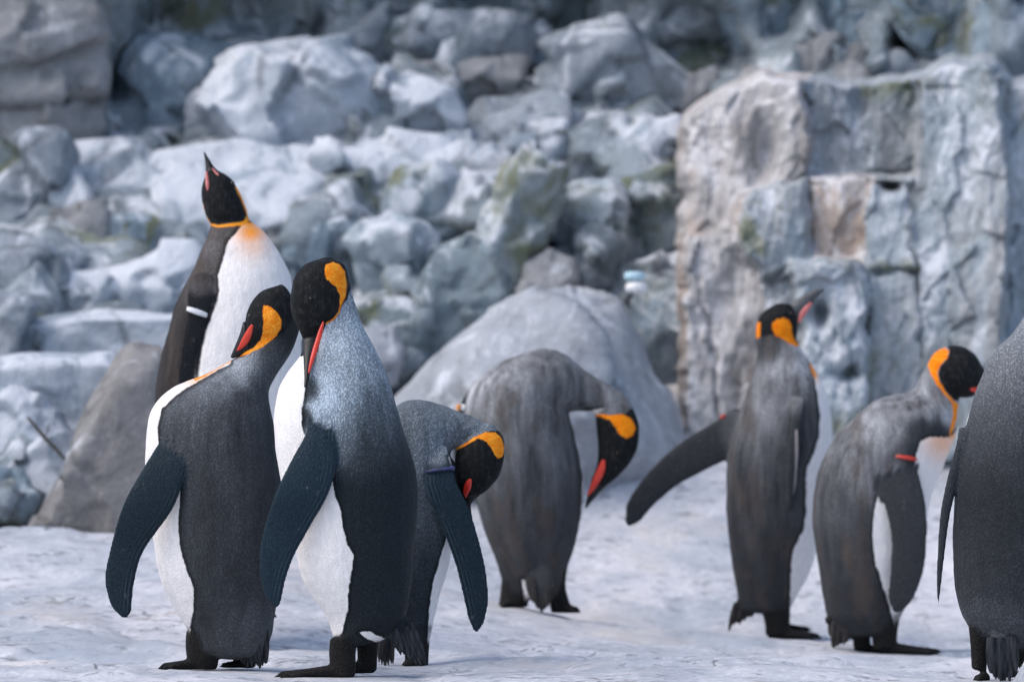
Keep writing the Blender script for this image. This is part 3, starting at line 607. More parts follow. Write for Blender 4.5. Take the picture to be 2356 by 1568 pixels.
def penguin(label, D, base, mat, tubes, white=(), orange=(), black=(), tone=((0, 0, .3),), warm=(), vox=.003, tail=None,
            beak=None, plate=None, eyes=(), bands=(), tailmat=None, beakmat=None, tsig=70., fwhite=()):
    """tubes: list of (part, (verts, faces)); shapes: (side N/F/B, polygon) or (side, polyline, halfwidth)."""
    tpow = {'black_grey_plumage': 1.45, 'silver_blue_plumage': 1.95, 'dark_brown_plumage': 1.3, 'grey_brown_plumage': 1.5, 'charcoal_plumage': 1.6}[mat.name]
    m = D / FPX
    bw = P(base[0], base[1], D)
    root = bpy.data.objects.new('king_penguin', None); COL.objects.link(root); root.location = bw
    root.empty_display_size = .1
    tag(root, label, 'penguin', 'king penguins on the rock')
    def W3(p): return P(p[0], p[1], D) + Vector((0, p[2] * m, 0)) - bw
    if tail:
        (a, b_), tips, w0, dep, wid = tail
        a, b_ = np.array(a), np.array(b_); t0, t1 = np.array(tips[0]), np.array(tips[-1]); tc = np.mean(np.array(tips), 0); ab = (a + b_) / 2
        up = (ab - tc) * .35
        rb = lambda f, sp: tuple(ab + (tc - ab) * f + ((a - b_) * (1 - f) + (t0 - t1) * f) * .5 * sp) + tuple(ab + (tc - ab) * f - ((a - b_) * (1 - f) + (t0 - t1) * f) * .5 * sp)
        rr = lambda f, sp, bb, dd: rb(f, sp) + (bb, dd)
        tubes = list(tubes) + [('torso', tube([rr(-.45, 1.0, .7, dep * .6), rr(0, 1.0, .6, dep * .85), rr(.35, .95, .4, dep), rr(.72, .8, .22, dep + w0 * .7)], seg=28, cap=(.4, .3)))]
    vs, fs, pid = [], [], []
    ids = {'torso': 0, 'head': 1, 'flip': 2, 'foot': 3}
    roots = [t_[2] for t_ in tubes if len(t_) > 2]
    for part, (tv, tf), *_ in tubes:
        o = len(vs); vs += [W3(p) for p in tv]; fs += [[i + o for i in f] for f in tf]; pid += [ids[part]] * len(tv)
    me = voxelise(vs, fs, vox, 7, .5)
    co = vcos(me)
    kd = kdtree.KDTree(len(vs))
    for i, v in enumerate(vs): kd.insert(v, i)
    kd.balance()
    part = np.array([pid[kd.find(c)[1]] for c in co])
    nr = vnorms(me)
    disp = np.array([noise.fractal(Vector(c) * 14 + Vector((D * 5, 0, 0)), 1, 2, 3) * .0022 + noise.noise(Vector(c) * 4.5 + Vector((D, 3, 0))) * .004 for c in co]) * (part < 2)
    co2 = co + nr * disp[:, None]; me.vertices.foreach_set('co', co2.ravel()); me.update()
    wc = co + np.array(bw); U, V = unP(wc[:, 0], wc[:, 2], D)
    near = nr[:, 1] < 0
    def chan(shapes, partmask=None):
        sd_ = np.full(len(U), -40.)
        for sh in shapes:
            s = polysd(U, V, sh[1]) if len(sh) == 2 else linesd(U, V, sh[1], sh[2])
            if sh[0] == 'N': s = np.where(near, s, -40)
            if sh[0] == 'F': s = np.where(near, -40, s)
            sd_ = np.maximum(sd_, s)
        if partmask is not None: sd_ = np.where(partmask, sd_, -40)
        return np.clip(sd_, -40, 40)
    body = part < 2
    ch = {'white': chan(white, part != 1), 'orange': chan(orange, body), 'black': chan(black, body), 'fw': chan(fwhite)}
    num = np.zeros(len(U)); den = np.full(len(U), 1e-12)
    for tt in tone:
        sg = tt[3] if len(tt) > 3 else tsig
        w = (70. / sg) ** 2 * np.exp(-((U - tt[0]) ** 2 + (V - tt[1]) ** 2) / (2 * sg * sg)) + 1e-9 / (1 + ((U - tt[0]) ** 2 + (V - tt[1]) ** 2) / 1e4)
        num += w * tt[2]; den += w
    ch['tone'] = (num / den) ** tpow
    wm = np.zeros(len(U))
    for (u, v, r, a) in warm: wm = np.maximum(wm, a * np.exp(-((U - u) ** 2 + (V - v) ** 2) / (r * r)))
    ch['warm'] = wm
    ch['flip'] = (part == 2).astype(float); ch['foot'] = (part == 3).astype(float)
    # soften the flipper / foot borders by averaging along edges
    ne = len(me.edges); ed = np.empty(ne * 2, int); me.edges.foreach_get('vertices', ed); ed = ed.reshape(-1, 2)
    deg = np.bincount(ed.ravel(), minlength=len(U)).astype(float) + 1
    for k in ('flip', 'foot'):
        x = ch[k]
        for _ in range(6):
            acc = x.copy(); np.add.at(acc, ed[:, 0], x[ed[:, 1]]); np.add.at(acc, ed[:, 1], x[ed[:, 0]]); x = acc / deg
        ch[k] = x
    rf = np.ones(len(U))
    fxd = np.full(len(U), 99.)
    for (ru, rv, rr_, ep) in roots:
        fxd = np.minimum(fxd, -linesd(U, V, catmull(ep, 4), 0))
        q = np.clip((np.hypot(U - ru, V - rv) - rr_ * .55) / (rr_ * .5 + 40), 0, 1); rf = np.minimum(rf, q)
    ch['flip'] = ch['flip'] * rf; ch['fx'] = fxd
    for k, x in ch.items():
        a = me.attributes.new(k, 'FLOAT', 'POINT'); a.data.foreach_set('value', x.astype(np.float32))
    me.name = 'body'; me.shade_smooth(); me.materials.append(mat)
    bo = bpy.data.objects.new('body', me); COL.objects.link(bo); bo.parent = root
    def child(name, tb, mt, par=None): return mesh_obj(name, [W3(p) for p in tb[0]], tb[1], mt, par or root)
    bk_ = None
    if beak: bk_ = child('beak', beak, beakmat or M_BEAK)
    for pl in (plate or []):
        child('mandible_plate', pl[0], pl[1], bk_)
    for (u, v, w, r) in eyes:
        child('eye', tube([(u - r, v, u + r, v, 1., w)] * 2 if False else [(u - r, v - .3, u + r, v - .3, 1., w), (u - r, v + .3, u + r, v + .3, 1., w)], seg=16, per=1, cap=(1, 1)), M_EYE)
    bd_ = None
    for (tb, mt, nm) in bands:
        if nm == 'flipper_band': bd_ = child(nm, tb, mt)
        else: child(nm, tb, mt, bd_)
    if tail:
        (a, b_), tips, w0, dep, wid = tail
        rnd = random.Random(int(base[0]))
        tt_ = catmull(tips, 2); tips = [(q[0] + rnd.uniform(-2, 2), q[1] - rnd.uniform(0, 9)) for q in tt_]; wid = wid * .62
        n = len(tips)
        for i, tp in enumerate(tips):
            f = i / max(1, n - 1); s = (a[0] + (b_[0] - a[0]) * f, a[1] + (b_[1] - a[1]) * f)
            dx, dy = tp[0] - s[0], tp[1] - s[1]; ln = math.hypot(dx, dy); nx_, ny_ = -dy / ln, dx / ln
            dd = dep + rnd.uniform(-9, 3) + (f - .5) * 6 - wid * .3
            ribs = []
            for q, ww in ((.15, .8), (.4, 1.), (.7, .85), (.9, .5), (1., .16)):
                cx, cy = s[0] + dx * q, s[1] + dy * q
                ribs.append((cx - nx_ * wid * ww, cy - ny_ * wid * ww, cx + nx_ * wid * ww, cy + ny_ * wid * ww, .35, dd + w0 * q))
            child('tail_feather', tube(ribs, seg=8, per=2, cap=(.3, .6)), tailmat or M_TAIL)
    return root

T = lambda *r, **k: ('torso', tube(list(r), **k))
H = lambda *r, **k: ('head', tube(list(r), **k))
def FL(*r, edge='R', **k): return ('flip', tube(list(r), **{**dict(b=.2, seg=36, per=6, cap=(.4, .6)), **k}), ((r[0][0] + r[0][2]) / 2, (r[0][1] + r[0][3]) / 2, math.hypot(r[0][2] - r[0][0], r[0][3] - r[0][1]) / 2, [(x[2], x[3]) if edge == 'R' else (x[0], x[1]) for x in r[1:]]))
LEG = lambda *r, **k: ('foot', tube(list(r), **{**dict(b=.95, seg=24, per=4), **k}))
FT = lambda *a, **k: [('foot', t_) for t_ in foot(*a, **k)]

# ---- left front penguin, back turned, head tucked to its left
penguin('penguin at the left front with its back turned and head twisted over its left shoulder', 8.9, (505, 1538), PL_A, [T((452, 1492, 610, 1500), (435, 1452, 626, 1462), (401, 1400, 637, 1405), (369, 1329, 646, 1330), (354, 1250, 650, 1240), (340, 1160, 650, 1165), (333, 1068, 644, 1090), (336, 985, 634, 1020), (354, 928, 626, 968), (402, 886, 618, 925), (468, 862, 617, 895), (528, 832, 632, 862, .85), (560, 806, 655, 828, .82), (580, 770, 678, 788, .82), (592, 730, 690, 745, .8), (604, 700, 684, 710, .8), b=.9, cap=(.25, .6)),
     H((640, 655, 672, 706), (604, 668, 676, 748), (582, 688, 672, 778), (570, 712, 640, 798), (564, 740, 606, 812), (556, 766, 574, 816), b=.74, cap=(.5, .6), d=-6),
     FL((392, 985, 448, 1000, .3, -84), (370, 1025, 444, 1045, .26, -108), (345, 1070, 438, 1092, .2, -134), (296, 1158, 408, 1172, .17, -138), (264, 1256, 341, 1266, .17, -108), (250, 1328, 318, 1342, .17, -98), (262, 1387, 312, 1400, .18, -92), (280, 1410, 304, 1415, .2, -90)),
     LEG((430, 1450, 512, 1452, .8, -20), (428, 1480, 505, 1484, .8, -20), (432, 1515, 504, 1522, .8, -20), (445, 1535, 500, 1537, .8, -20), cap=(.3, .1)),
     *FT(480, 363, 1538, 26, d=-20), 
     LEG((520, 1455, 590, 1455, .8, 40), (540, 1515, 585, 1520, .8, 45), (540, 1534, 585, 1536, .8, 45), cap=(.3, .1)), *FT(575, 500, 1536, 20, d=45)],
    white=[('N', [(300, 1000), (330, 930), (400, 870), (530, 812), (532, 836), (470, 872), (415, 905), (378, 940), (366, 985), (371, 1030), (395, 1060), (425, 1130), (419, 1190), (421, 1250), (437, 1310), (452, 1350), (450, 1400), (440, 1440), (448, 1490), (380, 1500), (300, 1300)]),
           ('F', [(250, 1000), (330, 880), (540, 800), (590, 880), (600, 1000), (612, 1200), (600, 1400), (560, 1480), (380, 1500), (250, 1300)])],
    orange=[('N', [(608, 704), (620, 705), (638, 718), (650, 738), (649, 756), (640, 772), (622, 788), (604, 800), (575, 815), (535, 826), (532, 818), (560, 812), (585, 802), (600, 786), (608, 766), (609, 740)]),
            ('B', [(445, 868), (490, 848), (530, 824), (532, 833), (500, 850), (470, 868), (452, 875)])],
    black=[('B', [(520, 830), (560, 822), (600, 800), (630, 782), (655, 765), (700, 700), (690, 640), (600, 640), (540, 740)])],
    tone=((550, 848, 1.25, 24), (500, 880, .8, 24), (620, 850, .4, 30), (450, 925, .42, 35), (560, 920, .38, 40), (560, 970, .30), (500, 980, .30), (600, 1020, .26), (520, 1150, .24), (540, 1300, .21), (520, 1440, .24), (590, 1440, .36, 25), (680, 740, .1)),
    warm=((470, 862, 40, .6),), vox=.0028,
    tail=(((548, 1440), (612, 1432)), [(556, 1522), (566, 1534), (577, 1536), (588, 1537), (598, 1537), (607, 1536), (614, 1530)], 10, -40, 13),
    beak=tube([(560, 742, 575, 812, .5, -14), (552, 770, 568, 814, .5, -16), (540, 800, 556, 819, .5, -18), (532, 820, 540, 824, .6, -20)], seg=24, cap=(.4, .6)),
    plate=[(tube([(580, 748, 586, 752, .5, -42), (572, 758, 583, 768, .4, -37), (562, 774, 576, 786, .4, -32), (552, 794, 562, 800, .4, -27), (546, 806, 550, 808, .5, -24)], seg=14), M_PLATE)],
    eyes=((577, 728, -29, 5),))

# ---- the front penguin, head bowed, beak on its chest
penguin('largest penguin at the front centre-left with bowed head and silver-blue neck', 8.6, (800, 1557), PL_B, [T((770, 1482, 900, 1462), (756, 1430, 936, 1418), (722, 1372, 947, 1352), (695, 1325, 951, 1290), (674, 1250, 958, 1200), (656, 1170, 961, 1140), (643, 1090, 953, 1075), (632, 1005, 934, 1010), (632, 930, 914, 944), (652, 870, 897, 884), (688, 818, 878, 832), (708, 780, 857, 786), (722, 745, 836, 746), (726, 705, 822, 704), (724, 670, 812, 668), (722, 640, 803, 636), b=.84, cap=(.2, .5)),
     H((735, 598, 768, 596), (702, 610, 790, 606), (681, 632, 802, 628), (670, 664, 804, 662), (668, 698, 797, 702), (675, 728, 783, 740), (688, 758, 757, 760), (697, 785, 742, 776), (701, 800, 734, 796), b=.8, cap=(.35, .5), d=-16),
     FL((738, 925, 782, 940, .35, -84), (720, 962, 782, 980, .3, -104), (706, 1004, 780, 1028, .24, -124), (673, 1066, 777, 1090, .19, -142), (640, 1136, 757, 1148, .17, -142), (616, 1206, 717, 1216, .17, -120), (604, 1264, 684, 1276, .17, -112), (603, 1318, 664, 1330, .17, -105), (614, 1364, 655, 1374, .18, -100), (630, 1388, 648, 1392, .2, -98)),
     LEG((760, 1470, 826, 1462, .85, -30), (758, 1500, 820, 1498, .8, -30), (760, 1530, 820, 1532, .8, -30), (762, 1552, 818, 1554, .8, -30), cap=(.3, .15)),
     *FT(800, 628, 1559, 30, d=-30, wid=17),
     LEG((815, 1455, 872, 1450, .8, 45), (820, 1500, 868, 1500, .8, 45), (820, 1540, 866, 1542, .8, 45), cap=(.3, .15)), *FT(852, 700, 1549, 24, d=45, wid=15)],
    white=[('N', [(580, 960), (640, 840), (700, 780), (708, 870), (704, 905), (697, 950), (702, 996), (730, 1040), (768, 1105), (776, 1140), (790, 1180), (795, 1215), (803, 1250), (818, 1276), (814, 1310), (806, 1345), (803, 1400), (790, 1440), (782, 1470), (778, 1484), (740, 1482), (600, 1300)]),
           ('F', [(560, 960), (640, 820), (700, 770), (712, 870), (720, 950), (740, 1040), (790, 1150), (825, 1250), (818, 1350), (800, 1440), (780, 1490), (600, 1400)]),
           ('B', [(826, 1452), (850, 1450), (880, 1466), (900, 1482), (880, 1484), (850, 1470)])],
    orange=[('N', [(752, 612), (768, 604), (783, 609), (796, 626), (802, 655), (797, 684), (788, 706), (784, 702), (785, 680), (778, 664), (766, 655), (753, 644), (750, 628)]),
            ('N', [(788, 700), (783, 720), (770, 736), (752, 747)], 1.3)],
    black=[('B', [(640, 580), (740, 560), (808, 590), (812, 660), (800, 690), (789, 706), (784, 722), (770, 738), (752, 749), (738, 775), (734, 810), (690, 820)])],
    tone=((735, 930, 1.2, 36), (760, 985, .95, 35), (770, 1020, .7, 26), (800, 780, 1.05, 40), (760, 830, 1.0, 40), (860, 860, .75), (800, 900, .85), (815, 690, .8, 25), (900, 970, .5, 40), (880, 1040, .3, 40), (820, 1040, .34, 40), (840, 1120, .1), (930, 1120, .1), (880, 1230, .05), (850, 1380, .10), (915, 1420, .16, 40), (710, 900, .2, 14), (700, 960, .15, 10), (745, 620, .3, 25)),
    vox=.0028,
    tail=(((895, 1440), (940, 1420)), [(906, 1488), (918, 1500), (932, 1512), (946, 1520), (960, 1528), (972, 1531), (982, 1532), (978, 1515)], 0, -10, 12),
    beak=tube([(696, 785, 738, 780, .7, -34), (700, 812, 729, 810, .7, -62), (703, 840, 722, 840, .8, -84), (705, 868, 717, 868, .9, -102), (705, 890, 712, 890, 1., -114)], seg=24, cap=(.4, 1.2)),
    plate=[(tube([(745, 742, 748, 744, .8, -60), (737, 760, 746, 766, .7, -66), (729, 786, 740, 791, .7, -78), (721, 815, 732, 818, .7, -92), (716, 842, 723, 845, .7, -104), (714, 860, 717, 861, .7, -110)], seg=14), M_PLATE)],
    eyes=((718, 690, -68, 4),))

# ---- preening penguin behind the front one, flipper hanging to the right
penguin('bent preening penguin half hidden behind the front one, blue bead band on its flipper', 9.2, (950, 1531), PL_B, [T((905, 1478, 990, 1472), (892, 1410, 1003, 1412), (880, 1310, 1030, 1318), (873, 1210, 1046, 1240), (870, 1120, 1056, 1160), (876, 1035, 1052, 1090), (890, 965, 1042, 1062), (925, 926, 1034, 1048), (972, 922, 1036, 1038, .85), (1012, 932, 1048, 1030, .8), (1055, 948, 1076, 1020, .8), (1095, 962, 1108, 1022, .8), (1128, 985, 1120, 1030, .75), b=.85, cap=(.3, .6)),
     H((1092, 985, 1140, 980), (1066, 1010, 1157, 1005), (1052, 1034, 1161, 1034), (1049, 1060, 1158, 1066), (1050, 1088, 1144, 1102), (1054, 1112, 1118, 1130), (1062, 1130, 1092, 1144), b=.62, cap=(.35, .5), d=-8),
     FL((985, 1035, 1030, 1030, .35, -52), (980, 1075, 1042, 1068, .26, -72), (981, 1115, 1052, 1108, .2, -82), (998, 1168, 1078, 1162, .17, -82), (1024, 1231, 1101, 1231, .17, -78), (1048, 1298, 1119, 1308, .17, -72), (1064, 1362, 1125, 1378, .17, -66), (1077, 1420, 1114, 1432, .18, -60), (1088, 1446, 1102, 1450, .2, -58), edge='L'),
     LEG((928, 1440, 992, 1440, .8, -10), (930, 1490, 988, 1490, .8, -10), (932, 1528, 986, 1528, .8, -10), cap=(.3, .1)), *FT(975, 920, 1532, 18, d=-10, wid=14)],
    white=[('N', [(1080, 1180), (1044, 1180), (1027, 1238), (1014, 1290), (998, 1342), (991, 1400), (986, 1440), (984, 1500), (1040, 1500), (1080, 1300)]),
           ('N', [(1034, 1050), (1060, 1050), (1060, 1110), (1042, 1095)]),
           ('F', [(1090, 1050), (990, 1050), (960, 1150), (940, 1300), (930, 1480), (1060, 1500), (1100, 1300)])],
    orange=[('N', [(1048, 1031), (1075, 1018), (1094, 1003), (1118, 994), (1140, 994), (1155, 1010), (1160, 1030), (1156, 1048), (1146, 1056), (1138, 1046), (1130, 1030), (1118, 1015), (1100, 1008), (1076, 1022), (1050, 1036)])],
    black=[('B', [(1030, 1040), (1060, 1026), (1096, 1005), (1130, 990), (1150, 992), (1180, 1030), (1160, 1160), (1040, 1160)])],
    tone=((930, 940, .55), (1000, 975, .6), (1090, 985, .7, 40), (1010, 1030, .75, 35), (960, 1080, .5), (990, 1180, .5, 45), (930, 1200, .3), (980, 1300, .25), (950, 1440, .2)),
    vox=.003,
    tail=(((875, 1465), (902, 1460)), [(874, 1528), (884, 1532), (894, 1532), (903, 1526)], 0, -10, 8), tailmat=M_TAILB,
    beak=tube([(1056, 1122, 1104, 1140, .5, -8), (1066, 1146, 1086, 1156, .6, -8), (1076, 1170, 1084, 1172, .7, -6), (1084, 1190, 1087, 1190, .8, -4)], seg=20, cap=(.4, 1)),
    plate=[(tube([(1078, 1102, 1086, 1104, .5, -40), (1069, 1114, 1084, 1122, .4, -36), (1066, 1132, 1076, 1138, .4, -28), (1070, 1142, 1073, 1144, .5, -22)], seg=14), M_PLATE)],
    eyes=((1121, 1090, -30, 4),),
    bands=((tube([(980, 1084, 1044, 1075, .34, -80), (981, 1087, 1045, 1078, .34, -80)], seg=28, per=2, cap=(.1, .1)), M_BBLUE, 'flipper_band'),
           (tube([(1036, 1074, 1048, 1074, 1., -80), (1036, 1081, 1048, 1081, 1., -80)], seg=12, per=1, cap=(.4, .4)), M_BBLUE, 'band_bead')))

# ---- penguin looking up at the left, white front
penguin('penguin at the back left stretching its beak up to the sky, white band on flipper', 9.9, (560, 1420), PL_D, [T((470, 1395, 620, 1395), (425, 1330, 645, 1330), (396, 1230, 668, 1220), (378, 1120, 686, 1110), (362, 1010, 696, 1000), (358, 905, 698, 900), (367, 840, 696, 815), (383, 778, 690, 745), (400, 715, 678, 680), (422, 662, 666, 632), (442, 622, 650, 596), (458, 580, 632, 566), (474, 548, 606, 532), (484, 520, 576, 506, .95), (480, 495, 570, 480, .95), b=.85, cap=(.2, .5)),
     H((487, 521, 560, 512), (474, 500, 572, 494), (464, 468, 563, 462), (462, 438, 551, 434), (466, 416, 532, 408), (473, 398, 505, 392), b=.95, cap=(.3, .5), d=-2),
     FL((446, 640, 496, 640, .3, -96), (438, 680, 500, 690, .24, -112), (440, 725, 486, 737, .2, -122), (428, 790, 470, 796, .2, -126), (419, 860, 458, 864, .2, -124), (414, 940, 450, 944, .2, -118), (416, 1010, 442, 1016, .2, -110)),
     LEG((490, 1360, 545, 1360, .8, -20), (490, 1410, 540, 1412, .8, -20), cap=(.3, .1)), *FT(505, 560, 1420, 20, d=-20),
     LEG((560, 1360, 615, 1360, .8, 10), (560, 1410, 610, 1412, .8, 10), cap=(.3, .1)), *FT(570, 640, 1420, 20, d=10)],
    white=[('N', [(562, 516), (545, 542), (530, 560), (520, 600), (509, 640), (512, 676), (502, 715), (494, 742), (480, 765), (463, 795), (458, 864), (462, 960), (470, 1100), (490, 1300), (500, 1400), (760, 1420), (760, 700), (640, 540), (600, 505)]),
           ('F', [(600, 505), (600, 560), (630, 640), (650, 800), (650, 1100), (620, 1400), (760, 1420), (760, 700)])],
    orange=[('B', [(466, 470), (472, 495), (486, 516), (505, 520), (535, 516), (562, 512), (570, 496), (560, 462), (545, 430), (552, 428), (572, 480), (580, 505), (560, 522), (505, 526), (480, 518), (462, 480)])],
    black=[('B', [(440, 380), (440, 480), (472, 496), (486, 515), (505, 519), (535, 515), (562, 511), (569, 496), (600, 480), (580, 380)])],
    tone=((495, 555, .45, 25), (480, 640, .35, 22), (455, 600, .25), (430, 700, .15), (480, 690, .6, 18), (400, 800, .12), (390, 950, .12), (420, 1200, .1)),
    warm=((575, 512, 26, 1.), (580, 535, 34, .95), (585, 565, 36, .4)), vox=.0033,
    beak=tube([(472, 404, 508, 398, .8, -2), (473, 388, 493, 384, .8, 0), (471, 368, 481, 366, .9, 4), (468, 352, 472, 351, 1., 8)], seg=20, cap=(.4, 1)),
    plate=[(tube([(478, 440, 482, 441, .6, -36), (475, 425, 484, 426, .5, -32), (474, 408, 481, 409, .5, -22), (474, 395, 478, 396, .5, -14)], seg=14), M_PINK),
           (tube([(517, 425, 523, 430, .6, -30), (507, 412, 518, 417, .5, -26), (496, 400, 506, 403, .5, -20), (488, 388, 494, 390, .5, -12)], seg=14), M_PINK)],
    eyes=((537, 424, -34, 5),),
    bands=((tube([(440, 711, 487, 727, .5, -124), (438, 719, 485, 735, .5, -124)], seg=28, per=3, cap=(.1, .1)), M_BWHITE, 'flipper_band'),))

# ---- hunched penguin in the middle, seen from behind
penguin('hunched penguin in the centre seen from behind, neck arched down to the right', 10.8, (1245, 1405), PL_E, [T((1168, 1360, 1290, 1362), (1152, 1325, 1302, 1318), (1133, 1265, 1322, 1258), (1106, 1195, 1338, 1185), (1086, 1120, 1343, 1115), (1070, 1050, 1334, 1052), (1064, 985, 1318, 985), (1070, 930, 1306, 945), (1092, 878, 1302, 950), (1140, 838, 1300, 952), (1195, 814, 1302, 950), (1250, 801, 1306, 948, .85), (1300, 815, 1316, 945, .8), (1345, 852, 1340, 945, .75), (1392, 879, 1368, 952, .7), (1432, 903, 1376, 972, .66), b=.9, cap=(.3, .6)),
     H((1400, 905, 1440, 912), (1375, 935, 1458, 938), (1370, 965, 1469, 970), (1373, 1000, 1471, 1008), (1376, 1030, 1463, 1042), (1374, 1058, 1444, 1070), (1368, 1085, 1420, 1096), (1360, 1108, 1398, 1114), b=.62, cap=(.4, .5), d=-4),
     FL((1085, 880, 1130, 880, .35, -6), (1060, 925, 1108, 940, .25, -4), (1044, 985, 1095, 1000, .2, 4), (1042, 1060, 1088, 1070, .2, 10), (1052, 1130, 1084, 1138, .2, 16)),
     LEG((1155, 1310, 1215, 1320, .8, -10), (1152, 1350, 1214, 1355, .8, -10), (1148, 1385, 1216, 1392, .8, -10), cap=(.3, .2)), *FT(1190, 1142, 1398, 22, d=-14, wid=20),
     LEG((1262, 1318, 1305, 1310, .8, -10), (1264, 1360, 1302, 1350, .8, -10), (1264, 1395, 1312, 1388, .8, -10), cap=(.3, .2)), *FT(1275, 1337, 1408, 24, d=-12, wid=20)],
    white=[('N', [(1040, 1130), (1086, 1140), (1104, 1200), (1134, 1275), (1150, 1340), (1100, 1340)]),
           ('N', [(1314, 952), (1328, 1030), (1340, 1100), (1337, 1180), (1322, 1262), (1302, 1320), (1380, 1300), (1390, 940)]),
           ('N', [(1200, 1330), (1212, 1335), (1222, 1370), (1208, 1385)]),
           ('F', [(1000, 840), (1300, 870), (1400, 950), (1380, 1300), (1280, 1420), (1160, 1420), (1080, 1300)])],
    orange=[('N', [(1362, 951), (1398, 955), (1429, 953), (1452, 962), (1463, 984), (1456, 1002), (1440, 1008), (1424, 1000), (1414, 982), (1402, 966), (1380, 958), (1363, 956)])],
    black=[('B', [(1350, 953), (1400, 955), (1440, 952), (1450, 938), (1490, 950), (1490, 1080), (1400, 1180), (1340, 1160)])],
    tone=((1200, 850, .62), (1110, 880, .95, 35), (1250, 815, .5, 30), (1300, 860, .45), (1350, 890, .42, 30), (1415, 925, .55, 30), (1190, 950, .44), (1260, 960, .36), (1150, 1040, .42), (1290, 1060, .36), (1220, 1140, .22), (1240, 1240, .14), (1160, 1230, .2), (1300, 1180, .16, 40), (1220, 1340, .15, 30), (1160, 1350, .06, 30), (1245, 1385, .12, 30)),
    vox=.0034,
    tail=(((1212, 1320), (1272, 1315)), [(1226, 1384), (1234, 1396), (1241, 1405), (1248, 1410), (1255, 1403), (1262, 1392), (1268, 1378)], 0, -70, 13), tailmat=M_TAILB,
    beak=tube([(1362, 1100, 1408, 1106, .5, -4), (1357, 1118, 1388, 1124, .5, -6), (1351, 1142, 1366, 1148, .6, -8), (1346, 1164, 1351, 1166, .7, -10)], seg=20, cap=(.4, 1)),
    plate=[(tube([(1384, 1058, 1392, 1061, .5, -34), (1376, 1074, 1391, 1082, .4, -32), (1365, 1098, 1380, 1106, .4, -26), (1355, 1124, 1364, 1129, .4, -20), (1350, 1138, 1353, 1140, .5, -16)], seg=14), M_PLATE)],
    eyes=((1420, 1042, -32, 4),),
    bands=((tube([(1054, 930, 1104, 938, .4, -4), (1051, 940, 1102, 949, .4, -4)], seg=28, per=3, cap=(.1, .1)), M_BWHITE, 'flipper_band'),
           (tube([(1050, 930, 1062, 932, 1., -10), (1049, 942, 1060, 944, 1., -10)], seg=12, per=1, cap=(.3, .3)), M_BORANGE, 'band_bead')))

